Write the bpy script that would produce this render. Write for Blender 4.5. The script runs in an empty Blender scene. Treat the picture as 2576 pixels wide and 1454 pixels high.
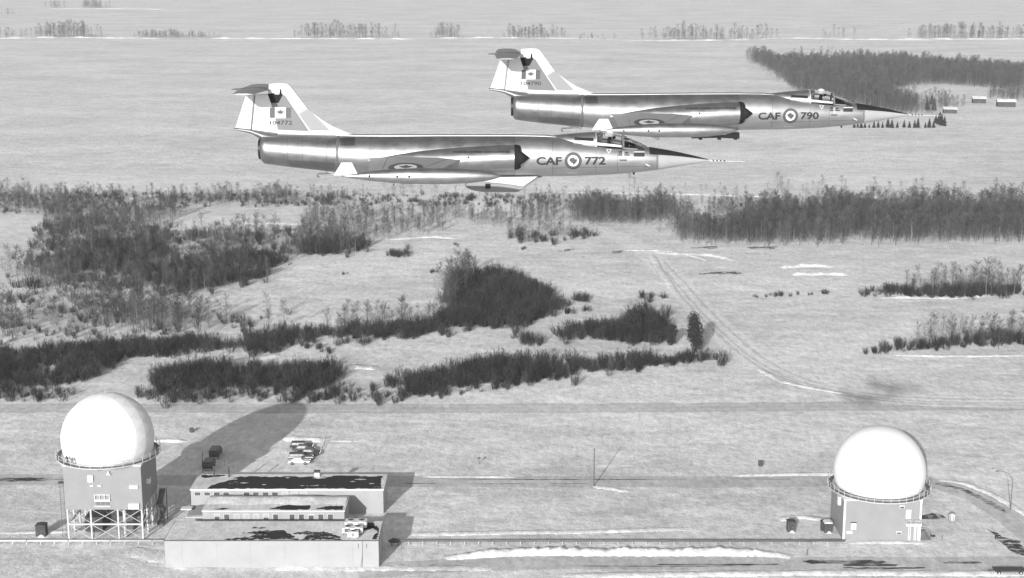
import bpy, bmesh, math, random
import numpy as np
from mathutils import Vector, Matrix

# ------------------------------------------------------------------ camera, world, sun, exposure
scene = bpy.context.scene
CAM_H = 106.0
PITCH = math.radians(12.4)
FPX = 3874.0                      # focal length for a 2576 px wide picture
SUN_EL = math.radians(17.2)
SUN_H = Vector((0.275, 0.9614))   # horizontal direction the light travels in

cam_d = bpy.data.cameras.new('Camera')
cam = bpy.data.objects.new('Camera', cam_d)
scene.collection.objects.link(cam)
cam.location = (0, 0, CAM_H)
cam.rotation_euler = (math.radians(90) - PITCH, 0, 0)
cam_d.sensor_width = 36.0
cam_d.lens = 36.0 * FPX / 2576.0
cam_d.clip_start = 0.5
cam_d.clip_end = 60000
scene.camera = cam

world = bpy.data.worlds.new('World')
scene.world = world
world.use_nodes = True
wn = world.node_tree
wn.nodes.clear()
w_out = wn.nodes.new('ShaderNodeOutputWorld')
w_bg = wn.nodes.new('ShaderNodeBackground')
w_sky = wn.nodes.new('ShaderNodeTexSky')
w_bw = wn.nodes.new('ShaderNodeRGBToBW')      # a black and white photograph
w_sky.sky_type = 'NISHITA'
w_sky.sun_disc = False
w_sky.sun_elevation = SUN_EL
w_sky.sun_rotation = math.atan2(-SUN_H.x, -SUN_H.y)
w_bg.inputs['Strength'].default_value = 0.14
wn.links.new(w_sky.outputs[0], w_bw.inputs[0])
wn.links.new(w_bw.outputs[0], w_bg.inputs['Color'])
wn.links.new(w_bg.outputs[0], w_out.inputs['Surface'])

sun_d = bpy.data.lights.new('Sun', 'SUN')
sun = bpy.data.objects.new('Sun', sun_d)
scene.collection.objects.link(sun)
sun_d.energy = 4.2
sun_d.angle = math.radians(0.5)
sun_d.color = (1, 1, 1)
ldir = Vector((SUN_H.x * math.cos(SUN_EL), SUN_H.y * math.cos(SUN_EL), -math.sin(SUN_EL)))
sun.rotation_euler = ldir.to_track_quat('-Z', 'Y').to_euler()
sun.location = (0, -50, 300)

scene.view_settings.view_transform = 'Standard'
scene.view_settings.look = 'None'
scene.view_settings.gamma = 1
scene.view_settings.use_curve_mapping = False
scene.view_settings.exposure = 0.28

# ------------------------------------------------------------------ helpers
COL = scene.collection
_c, _s = math.cos(PITCH), math.sin(PITCH)


def ray(vx, vy):
    a = (vx - 1288.0) / FPX
    b = (727.0 - vy) / FPX
    return Vector((a, _c + b * _s, -_s + b * _c))


def G(vx, vy, z=0.0):
    """the place on the ground (or at height z)"""
    r = ray(vx, vy)
    t = (z - CAM_H) / r.z
    return Vector((r.x * t, r.y * t, z))


def link(o):
    COL.objects.link(o)
    return o


def tag(o, label=None, cat=None, group=None, kind=None):
    if label:
        o['label'] = label
    if cat:
        o['category'] = cat
    if group:
        o['group'] = group
    if kind:
        o['kind'] = kind
    return o


def thing(name, label, cat, loc=(0, 0, 0), rz=0.0, group=None):
    o = link(bpy.data.objects.new(name, None))
    o.empty_display_size = 0.3
    o.location = loc
    o.rotation_euler = (0, 0, rz)
    return tag(o, label, cat, group)


def copy_tree(o, parent=None):
    c = o.copy()
    link(c)
    c.parent = parent
    for ch in o.children:
        copy_tree(ch, c)
    return c


MATS = {}


def mat(name, col, rough=0.6, metal=0.0, var=0.0, vscale=1.0, bump=0.0, bscale=4.0, stretch=(1, 1, 1), rot=0.0, detail=4):
    if name in MATS:
        return MATS[name]
    m = bpy.data.materials.new(name)
    m.use_nodes = True
    nt = m.node_tree
    b = nt.nodes['Principled BSDF']
    b.inputs['Base Color'].default_value = (col, col, col, 1)
    b.inputs['Roughness'].default_value = rough
    b.inputs['Metallic'].default_value = metal
    if metal == 0 and rough > 0.6:
        b.inputs['Specular IOR Level'].default_value = 0.15
    if var > 0 or bump > 0:
        g = nt.nodes.new('ShaderNodeTexCoord')
        mp = nt.nodes.new('ShaderNodeMapping')
        mp.inputs['Scale'].default_value = stretch
        mp.inputs['Rotation'].default_value = (0, 0, rot)
        nt.links.new(g.outputs['Object'], mp.inputs[0])
    if var > 0:
        n = nt.nodes.new('ShaderNodeTexNoise')
        n.inputs['Scale'].default_value = vscale
        n.inputs['Detail'].default_value = detail
        nt.links.new(mp.outputs[0], n.inputs['Vector'])
        r = nt.nodes.new('ShaderNodeMapRange')
        r.inputs['From Min'].default_value = 0.3
        r.inputs['From Max'].default_value = 0.7
        r.inputs['To Min'].default_value = max(0, col * (1 - var))
        r.inputs['To Max'].default_value = min(0.95, col * (1 + var))
        nt.links.new(n.outputs[0], r.inputs[0])
        nt.links.new(r.outputs[0], b.inputs['Base Color'])
    if bump > 0:
        n2 = nt.nodes.new('ShaderNodeTexNoise')
        n2.inputs['Scale'].default_value = bscale
        n2.inputs['Detail'].default_value = detail
        nt.links.new(mp.outputs[0], n2.inputs['Vector'])
        bp = nt.nodes.new('ShaderNodeBump')
        bp.inputs['Strength'].default_value = 1.0
        bp.inputs['Distance'].default_value = bump
        nt.links.new(n2.outputs[0], bp.inputs['Height'])
        nt.links.new(bp.outputs[0], b.inputs['Normal'])
    MATS[name] = m
    return m


def snow_mat(name, lo, hi, bump=0.10, streak=1.0, fleck=0.3):
    """wind-packed snow: streaky relief at several sizes, patches of packed and loose snow"""
    m = bpy.data.materials.new(name)
    m.use_nodes = True
    nt = m.node_tree
    N, L = nt.nodes.new, nt.links.new
    b = nt.nodes['Principled BSDF']
    b.inputs['Roughness'].default_value = 0.9
    b.inputs['Specular IOR Level'].default_value = 0.1
    geo = N('ShaderNodeNewGeometry')

    def noise(scale, sx, sy, detail, rot=0.2, rough=0.55):
        mp = N('ShaderNodeMapping')
        mp.inputs['Rotation'].default_value = (0, 0, rot)
        mp.inputs['Scale'].default_value = (sx, sy, 1)
        L(geo.outputs['Position'], mp.inputs[0])
        n = N('ShaderNodeTexNoise')
        n.inputs['Scale'].default_value = scale
        n.inputs['Detail'].default_value = detail
        n.inputs['Roughness'].default_value = rough
        L(mp.outputs[0], n.inputs['Vector'])
        return n.outputs[0]
    big = noise(0.012, 1, 1.6, 5, 0.1)
    mid = noise(0.12, 0.8, 1.2, 4, 0.15)
    a1 = N('ShaderNodeMath')
    a1.operation = 'ADD'
    L(big, a1.inputs[0])
    L(mid, a1.inputs[1])
    r = N('ShaderNodeMapRange')
    r.inputs['From Min'].default_value = 0.7
    r.inputs['From Max'].default_value = 1.3
    r.inputs['To Min'].default_value = lo
    r.inputs['To Max'].default_value = hi
    L(a1.outputs[0], r.inputs[0])
    fine = noise(0.5, 1.3, 0.55, 8, 0.25, 0.85)
    fr = N('ShaderNodeMapRange')
    fr.inputs['From Min'].default_value = 0.30
    fr.inputs['From Max'].default_value = 0.70
    fr.inputs['To Min'].default_value = 0.64
    fr.inputs['To Max'].default_value = 1.36
    L(fine, fr.inputs[0])
    mu = N('ShaderNodeMath')
    mu.operation = 'MULTIPLY'
    mu.use_clamp = True
    L(r.outputs[0], mu.inputs[0])
    L(fr.outputs[0], mu.inputs[1])
    fl = noise(0.16, 0.55, 1.0, 6, 0.25, 0.7)      # flecks of fresh drifted snow on the crust
    flr = N('ShaderNodeMapRange')
    flr.inputs['From Min'].default_value = 0.58
    flr.inputs['From Max'].default_value = 0.68
    flr.inputs['To Min'].default_value = 0.0
    flr.inputs['To Max'].default_value = fleck
    L(fl, flr.inputs[0])
    mxn = N('ShaderNodeMix')
    mxn.data_type = 'FLOAT'
    mxn.inputs[3].default_value = 0.93
    L(flr.outputs[0], mxn.inputs[0])
    L(mu.outputs[0], mxn.inputs[2])
    L(mxn.outputs[0], b.inputs['Base Color'])
    f1 = noise(2.0, 1.0, 0.7, 5, 0.35, 0.7)
    f2 = noise(0.4, 0.8, 0.8, 4, 0.3, 0.65)
    f3 = noise(0.06, 0.9, 0.9, 3, 0.15)
    bp = None
    for src, dist in ((f3, bump * 6), (f2, bump * 3.0), (f1, bump * 1.5)):
        q = N('ShaderNodeBump')
        q.inputs['Strength'].default_value = 1.0
        q.inputs['Distance'].default_value = dist * streak
        L(src, q.inputs['Height'])
        if bp:
            L(bp.outputs[0], q.inputs['Normal'])
        bp = q
    L(bp.outputs[0], b.inputs['Normal'])
    MATS[name] = m
    return m


def patchy_mat(name, cover, lo, hi, scale=0.8, soft=0.05, sx=0.5, sy=1.2):
    """two surfaces meeting in a ragged noise edge (snow on tar, snow on asphalt)"""
    m = bpy.data.materials.new(name)
    m.use_nodes = True
    nt = m.node_tree
    N, L = nt.nodes.new, nt.links.new
    b = nt.nodes['Principled BSDF']
    b.inputs['Roughness'].default_value = 0.9
    b.inputs['Specular IOR Level'].default_value = 0.15
    g = N('ShaderNodeNewGeometry')
    mp = N('ShaderNodeMapping')
    mp.inputs['Scale'].default_value = (sx, sy, 1)
    L(g.outputs['Position'], mp.inputs[0])
    n = N('ShaderNodeTexNoise')
    n.inputs['Scale'].default_value = scale
    n.inputs['Detail'].default_value = 8
    n.inputs['Roughness'].default_value = 0.7
    L(mp.outputs[0], n.inputs['Vector'])
    r = N('ShaderNodeMapRange')
    r.inputs['From Min'].default_value = cover
    r.inputs['From Max'].default_value = cover + soft
    r.inputs['To Min'].default_value = lo
    r.inputs['To Max'].default_value = hi
    L(n.outputs[0], r.inputs[0])
    L(r.outputs[0], b.inputs['Base Color'])
    MATS[name] = m
    return m


def plant_mat(name, col, spread):
    """bark and twigs; each plant has its own tone"""
    m = mat(name, col, 0.9)
    nt = m.node_tree
    oi = nt.nodes.new('ShaderNodeObjectInfo')
    r = nt.nodes.new('ShaderNodeMapRange')
    r.inputs['To Min'].default_value = col * (1 - spread)
    r.inputs['To Max'].default_value = col * (1 + spread * 1.4)
    nt.links.new(oi.outputs['Random'], r.inputs[0])
    nt.links.new(r.outputs[0], nt.nodes['Principled BSDF'].inputs['Base Color'])
    return m


class MB:
    def __init__(self):
        self.v = []
        self.f = []

    def box(self, x0, x1, y0, y1, z0, z1):
        n = len(self.v)
        self.v += [(x, y, z) for z in (z0, z1) for y in (y0, y1) for x in (x0, x1)]
        self.f += [tuple(n + i for i in q) for q in ((0, 2, 3, 1), (4, 5, 7, 6), (0, 1, 5, 4), (2, 6, 7, 3), (0, 4, 6, 2), (1, 3, 7, 5))]
        return self

    def cbox(self, x, y, z, sx, sy, sz):
        return self.box(x - sx / 2, x + sx / 2, y - sy / 2, y + sy / 2, z, z + sz)

    def tube(self, p, q, r0, r1=None, n=6, cap=True):
        if r1 is None:
            r1 = r0
        p, q = Vector(p), Vector(q)
        d = (q - p)
        if d.length < 1e-6:
            return self
        d.normalize()
        u = d.cross(Vector((0, 0, 1)) if abs(d.z) < 0.9 else Vector((1, 0, 0))).normalized()
        w = d.cross(u)
        b = len(self.v)
        for (c, r) in ((p, r0), (q, r1)):
            for i in range(n):
                a = 2 * math.pi * i / n
                self.v.append(tuple(c + u * (r * math.cos(a)) + w * (r * math.sin(a))))
        for i in range(n):
            j = (i + 1) % n
            self.f.append((b + i, b + j, b + n + j, b + n + i))
        if cap:
            self.f.append(tuple(b + i for i in reversed(range(n))))
            self.f.append(tuple(b + n + i for i in range(n)))
        return self

    def path(self, pts, r, n=6, closed=False):
        pts = list(pts)
        m = len(pts)
        for i in range(m if closed else m - 1):
            self.tube(pts[i], pts[(i + 1) % m], r, r, n)
        return self

    def rings(self, rings, closed_ends=True):
        """loft of equal rings of points"""
        b = len(self.v)
        n = len(rings[0])
        for r in rings:
            self.v += [tuple(p) for p in r]
        for k in range(len(rings) - 1):
            for i in range(n):
                j = (i + 1) % n
                self.f.append((b + k * n + i, b + k * n + j, b + (k + 1) * n + j, b + (k + 1) * n + i))
        if closed_ends:
            self.f.append(tuple(b + i for i in reversed(range(n))))
            self.f.append(tuple(b + (len(rings) - 1) * n + i for i in range(n)))
        return self

    def prism(self, poly, axis, a0, a1, poly2=None):
        """poly of 2-D points extruded along an axis ('x','y','z')"""
        def p3(p, a):
            return {'x': (a, p[0], p[1]), 'y': (p[0], a, p[1]), 'z': (p[0], p[1], a)}[axis]
        return self.rings([[p3(p, a0) for p in poly], [p3(p, a1) for p in (poly2 or poly)]])

    def poly(self, pts):
        b = len(self.v)
        self.v += [tuple(p) for p in pts]
        self.f.append(tuple(range(b, b + len(pts))))
        return self

    def mesh(self, name, m, smooth=False):
        me = bpy.data.meshes.new(name)
        me.from_pydata(self.v, [], self.f)
        bm = bmesh.new()
        bm.from_mesh(me)
        bmesh.ops.recalc_face_normals(bm, faces=bm.faces)
        bm.to_mesh(me)
        bm.free()
        if m:
            me.materials.append(m)
        if smooth:
            me.polygons.foreach_set('use_smooth', [True] * len(me.polygons))
        me.update()
        return me

    def build(self, name, m, parent=None, smooth=False, bevel=0.0):
        o = link(bpy.data.objects.new(name, self.mesh(name, m, smooth)))
        if parent:
            o.parent = parent
        if bevel > 0:
            md = o.modifiers.new('bevel', 'BEVEL')
            md.width = bevel
            md.segments = 2
            md.limit_method = 'ANGLE'
        return o


def auto_smooth(o, ang=40):
    me = o.data
    me.polygons.foreach_set('use_smooth', [True] * len(me.polygons))
    bm = bmesh.new()
    bm.from_mesh(me)
    for e in bm.edges:
        if len(e.link_faces) == 2 and e.calc_face_angle(0) > math.radians(ang):
            e.smooth = False
    bm.to_mesh(me)
    bm.free()
    return o


SNOW = snow_mat('snow', 0.56, 0.86, 0.10, 1.0, 0.8)
SNOW_BANK = snow_mat('snow_bank', 0.70, 0.82, 0.08)
SNOW_ROAD = snow_mat('packed_snow', 0.44, 0.62, 0.04)
SNOW_TRACK = snow_mat('track_snow', 0.68, 0.84, 0.06)
ROOF_SNOW = snow_mat('roof_snow', 0.60, 0.74, 0.05)
ASPHALT = mat('asphalt', 0.06, 0.9, 0, 0.5, 0.6)
WALL_WHITE = mat('white_wall_panels', 0.37, 0.8, 0, 0.06, 0.4, 0.004, 3)
WALL_GREY = mat('grey_wall_panels', 0.27, 0.75, 0, 0.05, 0.5, 0.004, 3)
TRIM = mat('white_trim', 0.68, 0.6, 0, 0.04, 1.0)
TAR = mat('tar_roof', 0.025, 0.85, 0, 0.4, 0.7)
GLASS_DK = mat('dark_window_glass', 0.10, 0.25, 0, 0.2, 0.5)
BLIND = mat('window_blind', 0.42, 0.8, 0, 0.05, 2.0)
STEEL_LT = mat('light_painted_steel', 0.50, 0.6, 0, 0.08, 1.0)
STEEL_DK = mat('dark_steel', 0.10, 0.6, 0, 0.2, 1.0)
RADOME = mat('white_radome', 0.78, 0.75, 0, 0.02, 0.3)
RADOME2 = mat('white_inflated_radome', 0.80, 0.75, 0, 0.01, 0.3)
DARK = mat('dark_paint', 0.045, 0.6, 0, 0.3, 1.0)
WOOD_DK = mat('dark_wood', 0.07, 0.85, 0, 0.35, 2.0)
BLACK = mat('black_rubber', 0.02, 0.8, 0, 0.2, 2.0)
CONCRETE = mat('concrete', 0.30, 0.85, 0, 0.15, 0.8)
WET = patchy_mat('wet_asphalt_under_snow', 0.47, 0.05, 0.46, 0.5, 0.12, 0.35, 1.5)
BARE = patchy_mat('bare_ground_in_snow', 0.50, 0.05, 0.6, 0.9, 0.08, 0.6, 1.2)

# ------------------------------------------------------------------ ground, roads, banks
rnd = random.Random(11)


def sheet(name, pts, z, m, label=None, jit=0.0, step=4.0, parent=None, kind='structure'):
    """an irregular flat sheet lying on the ground; pts are ground points"""
    P = [Vector((p[0], p[1])) for p in pts]
    out = []
    for i in range(len(P)):
        a, b = P[i], P[(i + 1) % len(P)]
        n = max(1, int((b - a).length / step)) if jit else 1
        nn = Vector((-(b - a).y, (b - a).x))
        if nn.length > 0:
            nn.normalize()
        for k in range(n):
            q = a.lerp(b, k / n)
            if jit:
                q = q + nn * rnd.uniform(-jit, jit)
            out.append((q.x, q.y, z))
    bm = bmesh.new()
    bm.faces.new([bm.verts.new(p) for p in out])
    bmesh.ops.triangulate(bm, faces=bm.faces)
    me = bpy.data.meshes.new(name)
    bm.to_mesh(me)
    bm.free()
    for p in me.polygons:
        if p.normal.z < 0:
            p.flip()
    me.materials.append(m)
    o = link(bpy.data.objects.new(name, me))
    if parent:
        o.parent = parent
    if kind and not parent:
        o['kind'] = kind
    if label:
        o['label'] = label
    return o


MB().poly([(-30000, -8000, 0), (30000, -8000, 0), (30000, 45000, 0), (-30000, 45000, 0)]).build('ground', SNOW)['kind'] = 'structure'


def gp(l):
    return [G(x, y) for x, y in l]


def resample(P, step):
    out = [P[0]]
    for a, b in zip(P[:-1], P[1:]):
        n = max(1, int((b - a).length / step))
        for k in range(1, n + 1):
            out.append(a.lerp(b, k / n))
    return out


def smooth_path(P, it=2):
    for _ in range(it):
        Q = [P[0]]
        for a, b in zip(P[:-1], P[1:]):
            Q += [a.lerp(b, 0.25), a.lerp(b, 0.75)]
        Q.append(P[-1])
        P = Q
    return P


def ribbon(name, line, width, z, m, jit=0.0, step=4.0, parent=None, offset=0.0, wfun=None):
    """a strip along a ground line"""
    P = resample(smooth_path([Vector((p.x, p.y)) for p in line]), step)
    v = []
    for i, p in enumerate(P):
        d = (P[min(i + 1, len(P) - 1)] - P[max(i - 1, 0)]).normalized()
        n = Vector((-d.y, d.x))
        w = width * (wfun(i / (len(P) - 1)) if wfun else 1.0)
        for s in (1, -1):
            q = p + n * (offset + s * (w / 2 + rnd.uniform(-jit, jit)))
            v.append((q.x, q.y, z))
    f = [(2 * i, 2 * i + 1, 2 * i + 3, 2 * i + 2) for i in range(len(P) - 1)]
    b = MB()
    b.v, b.f = v, f
    o = b.build(name, m, parent)
    if not parent:
        o['kind'] = 'structure'
    return o


def bank(line, hw, h, name='snow_bank', m=None, seed=1, lump=0.35, step=0.55):
    """a ploughed ridge of snow along a ground line"""
    r = random.Random(seed)
    hw, h = hw * 1.2, h * 0.42
    P = resample(smooth_path([Vector((p.x, p.y)) for p in line], 1), step)
    prof = [(-1.0, -0.05), (-0.85, 0.2), (-0.6, 0.55), (-0.4, 0.8), (-0.15, 1.0), (0.15, 0.95), (0.4, 0.75), (0.6, 0.5), (0.8, 0.2), (1.0, -0.05)]
    rings = []
    n = len(P)
    ph = [r.uniform(0, 6.28) for _ in range(6)]
    for i, p in enumerate(P):
        d = (P[min(i + 1, n - 1)] - P[max(i - 1, 0)]).normalized()
        nn = Vector((-d.y, d.x))
        t = i / max(1, n - 1)
        fade = min(1, t / 0.12, (1 - t) / 0.12)
        fade = 0.05 + 0.95 * max(0, fade) ** 0.7
        s = i * step
        k = 1 + lump * (0.5 * math.sin(s * 0.45 + ph[0]) + 0.4 * math.sin(s * 1.1 + ph[1]) + 0.3 * math.sin(s * 2.7 + ph[2])) + r.uniform(-0.2, 0.2)
        ring = []
        for a, z in prof:
            q = p + nn * (a * hw * (0.6 + 0.4 * fade) * (1 + r.uniform(-0.22, 0.22)))
            ring.append((q.x, q.y, (h * fade * k * z * (1 + r.uniform(-0.18, 0.18))) if z > 0 else -0.05))
        rings.append(ring)
    b = MB()
    b.v = [q for ring in rings for q in ring]
    m_ = len(prof)
    b.f = [(i * m_ + j, i * m_ + j + 1, (i + 1) * m_ + j + 1, (i + 1) * m_ + j) for i in range(n - 1) for j in range(m_ - 1)]
    o = b.build(name, m or SNOW_BANK, None, True)
    o['kind'] = 'structure'
    return o


# roads (packed snow), each its own sheet a few millimetres up
ribbon('far_road', gp([(-300, 1026), (300, 1027), (900, 1028), (1500, 1027), (2100, 1022), (2900, 1018)]), 7.5, 0.006, SNOW_ROAD, 0.5, 5)
ribbon('field_track', gp([(1500, 575), (1600, 612), (1655, 660), (1700, 705), (1760, 775), (1830, 845), (1910, 912), (2000, 955), (2110, 985), (2230, 1003), (2400, 1012), (2900, 1012)]), 9.5, 0.010, SNOW_TRACK, 0.5, 4)
r2 = ribbon('camp_road', gp([(-300, 1206), (300, 1208), (900, 1210), (1400, 1212), (1900, 1212), (2250, 1208), (2360, 1215), (2450, 1245), (2530, 1290), (2600, 1345), (2680, 1430)]), 6.5, 0.014, SNOW_ROAD, 0.35, 4)
r3 = ribbon('front_road', gp([(900, 1440), (1120, 1420), (1400, 1416), (1800, 1417), (2200, 1417), (2800, 1420)]), 6.0, 0.018, SNOW_ROAD, 0.35, 4)
lot = sheet('car_park', gp([(520, 1196), (700, 1105), (815, 1105), (835, 1120), (770, 1196)]), 0.008, SNOW_TRACK, None, 0.5, 3)
# bare wheel ruts and wet asphalt showing through
for o_, pts, w in (
        (r2, [(1130, 1206), (1400, 1206.5), (1750, 1206)], 0.28), (r2, [(1850, 1205), (1990, 1206)], 0.2),
        (r2, [(1180, 1217), (1320, 1217.5)], 0.22), (r2, [(1380, 1217), (1480, 1217)], 0.2), (r2, [(-40, 1207), (160, 1207)], 1.3),
        (r2, [(1010, 1216), (1100, 1216)], 0.2),
        (r2, [(2352, 1217), (2400, 1224), (2450, 1243), (2500, 1270), (2530, 1290)], 1.0),
        (r3, [(1650, 1420), (1800, 1421), (1960, 1420)], 0.5), (r3, [(2020, 1413), (2130, 1415), (2230, 1414)], 1.1), (r3, [(2120, 1422), (2260, 1421)], 0.8),
        (r3, [(1420, 1424), (1640, 1425), (1900, 1424)], 0.2), (r3, [(2370, 1416), (2470, 1415)], 0.7), (r3, [(2120, 1428), (2220, 1430), (2330, 1428)], 0.5)):
    ribbon('bare_asphalt', gp(pts), w * 1.5, 0.030, WET, w * 0.35, 1.2, o_, 0, lambda t: min(1, 0.15 + 4 * t, 0.15 + 4 * (1 - t)))
sheet('bare_ground_patch', gp([(2482, 1328), (2520, 1350), (2560, 1362), (2600, 1395), (2600, 1404), (2560, 1392), (2525, 1375), (2505, 1355)]), 0.034, BARE, None, 0.5, 1.5)
sheet('bare_ground_patch', gp([(2316, 1297), (2345, 1292), (2372, 1297), (2378, 1302), (2350, 1307), (2318, 1306)]), 0.034, BARE, None, 0.3, 1.5)
# wheel ruts along the field track
RUT = snow_mat('rut_snow', 0.54, 0.66, 0.05)
for off in (-2.4, -0.7, 2.2):
    ribbon('wheel_rut', gp([(1655, 660), (1700, 705), (1760, 775), (1830, 845), (1910, 912), (2000, 955), (2110, 985), (2230, 1003), (2400, 1012), (2900, 1012)]), 1.0, 0.02, RUT, 0.35, 2, None, off)
for off in (-1.6, 1.6):
    ribbon('wheel_rut', gp([(-300, 1026), (300, 1027), (900, 1028), (1500, 1027), (2100, 1022), (2900, 1018)]), 0.6, 0.016, RUT, 0.15, 4, None, off)

# ploughed banks
bank(gp([(1120, 1404), (1200, 1396), (1290, 1389), (1450, 1389), (1650, 1390), (1850, 1388), (1950, 1394), (1990, 1402)]), 1.6, 1.7, seed=2)
bank(gp([(1400, 1447), (1600, 1446), (1900, 1442), (2150, 1440), (2450, 1443), (2700, 1441)]), 1.2, 0.55, seed=3)
bank(gp([(712, 1106), (740, 1103), (780, 1105), (812, 1107)]), 1.6, 1.0, seed=4)
bank(gp([(320, 1108), (390, 1108), (440, 1109), (470, 1110)]), 1.0, 0.7, seed=5)
bank(gp([(830, 1108), (900, 1110)]), 0.7, 0.3, seed=6)
bank(gp([(1840, 1196), (1950, 1194), (2080, 1192), (2200, 1192)]), 1.0, 0.5, seed=7)
bank(gp([(1060, 1199), (1200, 1199), (1300, 1200)]), 0.6, 0.28, seed=8)
bank(gp([(2360, 1207), (2420, 1213), (2490, 1240), (2560, 1280), (2620, 1320)]), 0.9, 0.4, seed=9)
bank(gp([(1000, 1344), (1150, 1342), (1280, 1339), (1450, 1338), (1600, 1333), (1750, 1330)]), 1.0, 0.35, seed=10)
bank(gp([(1490, 1223), (1530, 1228), (1580, 1236)]), 0.9, 0.4, seed=12)
bank(gp([(1960, 1309), (2000, 1299), (2040, 1302), (2080, 1309)]), 1.0, 0.5, seed=13)
bank(gp([(1640, 640), (1660, 680), (1690, 720), (1700, 745)]), 1.2, 0.7, seed=14, m=SNOW)
bank(gp([(1905, 925), (1960, 958), (2020, 972), (2090, 985), (2140, 993)]), 1.0, 0.6, seed=15, m=SNOW)
bank(gp([(1570, 628), (1640, 630), (1720, 636), (1780, 655)]), 1.4, 0.7, seed=16, m=SNOW)
bank(gp([(1960, 673), (2040, 666), (2100, 671)]), 2.2, 1.3, seed=17)
bank(gp([(1990, 690), (2060, 688), (2135, 690)]), 2.0, 1.1, seed=18)
bank(gp([(1640, 633), (1720, 640), (1790, 640), (1850, 655)]), 2.0, 1.0, seed=19, m=SNOW)
bank(gp([(0, 1341), (150, 1337), (240, 1334)]), 0.8, 0.3, seed=20)
bank(gp([(320, 1380), (400, 1402), (470, 1420), (560, 1436)]), 2.2, 0.22, seed=21, m=SNOW)
bank(gp([(680, 1428), (900, 1429), (1100, 1428), (1240, 1431)]), 1.3, 0.3, seed=23, m=SNOW)
bank(gp([(2130, 1366), (2220, 1363), (2330, 1366)]), 0.7, 0.25, seed=24)
bank(gp([(860, 925), (900, 922), (950, 926)]), 2.0, 1.0, seed=25, m=SNOW)
bank(gp([(2215, 748), (2300, 748), (2400, 750), (2500, 742)]), 1.6, 0.8, seed=26, m=SNOW)
bank(gp([(2250, 893), (2400, 896), (2600, 893)]), 1.2, 0.5, seed=27, m=SNOW)
# low snowdrifts with a lit face along the far field edges
for k, l in enumerate(([(-200, 98), (60, 96), (170, 94), (300, 96), (420, 97)], [(480, 97), (700, 97), (860, 98), (1010, 98), (1060, 100)],
                       [(1060, 97), (1250, 95), (1450, 97), (1560, 101)], [(1560, 103), (1700, 102), (1850, 101), (1960, 97), (2040, 96), (2130, 99)],
                       [(2260, 97), (2400, 99), (2600, 98), (2800, 98)], [(2100, 99), (2250, 100), (2350, 101)])):
    bank(gp(l), 4.0, 2.2, seed=40 + k, step=5, lump=1.0)
bank(gp([(100, 22), (300, 22), (430, 24)]), 6, 2.5, seed=48, step=8)
bank(gp([(1400, 484), (1700, 487), (1900, 494), (2000, 497)]), 1.6, 0.7, seed=49, step=2)
bank(gp([(2000, 491), (2250, 497), (2500, 500), (2650, 500)]), 2.0, 0.9, seed=50, step=2)
bank(gp([(600, 560), (700, 562), (850, 566)]), 1.6, 0.7, seed=51, step=2, m=SNOW)
bank(gp([(2250, 143), (2330, 141), (2400, 145)]), 3.0, 1.2, seed=52, step=4)
bank(gp([(2480, 174), (2540, 176)]), 3.0, 1.4, seed=53, step=4)
bank(gp([(980, 603), (1080, 594), (1150, 600)]), 2.0, 0.9, seed=54, step=2, m=SNOW)
bank(gp([(540, 905), (600, 908), (680, 897), (700, 892)]), 2.0, 0.9, seed=55, step=1.5, m=SNOW)
bank(gp([(1740, 888), (1800, 886)]), 1.2, 0.5, seed=56, step=1.5)

# ------------------------------------------------------------------ jets
PIX = 2576.0 / 4096.0      # measured in full-size picture pixels


def metal_mat(name, base, rough, streak=0.06):
    m = bpy.data.materials.new(name)
    m.use_nodes = True
    nt = m.node_tree
    N, L = nt.nodes.new, nt.links.new
    b = nt.nodes['Principled BSDF']
    b.inputs['Metallic'].default_value = 0.92
    tc = N('ShaderNodeTexCoord')
    mp = N('ShaderNodeMapping')
    mp.inputs['Scale'].default_value = (0.9, 1, 1.6)
    L(tc.outputs['Object'], mp.inputs[0])
    v = N('ShaderNodeTexNoise')
    v.inputs['Scale'].default_value = 3.0
    v.inputs['Detail'].default_value = 5
    L(mp.outputs[0], v.inputs['Vector'])
    r = N('ShaderNodeMapRange')
    r.inputs['To Min'].default_value = base * (1 - streak * 2.5)
    r.inputs['To Max'].default_value = base * (1 + streak * 2.5)
    L(v.outputs[0], r.inputs[0])
    L(r.outputs[0], b.inputs['Base Color'])
    r2_ = N('ShaderNodeMapRange')
    r2_.inputs['To Min'].default_value = rough * 0.75
    r2_.inputs['To Max'].default_value = rough * 1.3
    L(v.outputs[0], r2_.inputs[0])
    L(r2_.outputs[0], b.inputs['Roughness'])
    MATS[name] = m
    return m


ALU = metal_mat('bare_aluminium', 0.35, 0.44, 0.13)
ALU_DK = metal_mat('heat_stained_metal', 0.27, 0.45, 0.16)
ALU_ST = metal_mat('sooty_metal', 0.20, 0.45, 0.15)
ALU_FWD = metal_mat('lit_tone_metal', 0.43, 0.44, 0.07)  # base raised to paint in the bright lit band of the forward fuselage
ALU_LT = metal_mat('pale_aluminium_panel', 0.60, 0.55)
JWHITE = mat('white_aircraft_paint', 0.60, 0.45, 0, 0.03, 2.0)
JGREY = mat('grey_aircraft_paint', 0.16, 0.45, 0, 0.06, 2.0)
JGREY_L = mat('light_grey_aircraft_paint', 0.26, 0.45, 0, 0.05, 2.0)
JBLACK = mat('matt_black_paint', 0.022, 0.8, 0, 0.1, 3.0)
JRED = mat('dark_marking_paint', 0.075, 0.5, 0, 0.05, 4.0)
JINK = mat('black_lettering_paint', 0.025, 0.6, 0, 0.1, 4.0)
RADOME_N = mat('pale_nose_radome', 0.34, 0.5, 0, 0.04, 2.0)
NOZZLE = mat('burnt_nozzle_metal', 0.03, 0.5, 0.6, 0.2, 3.0)
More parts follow.
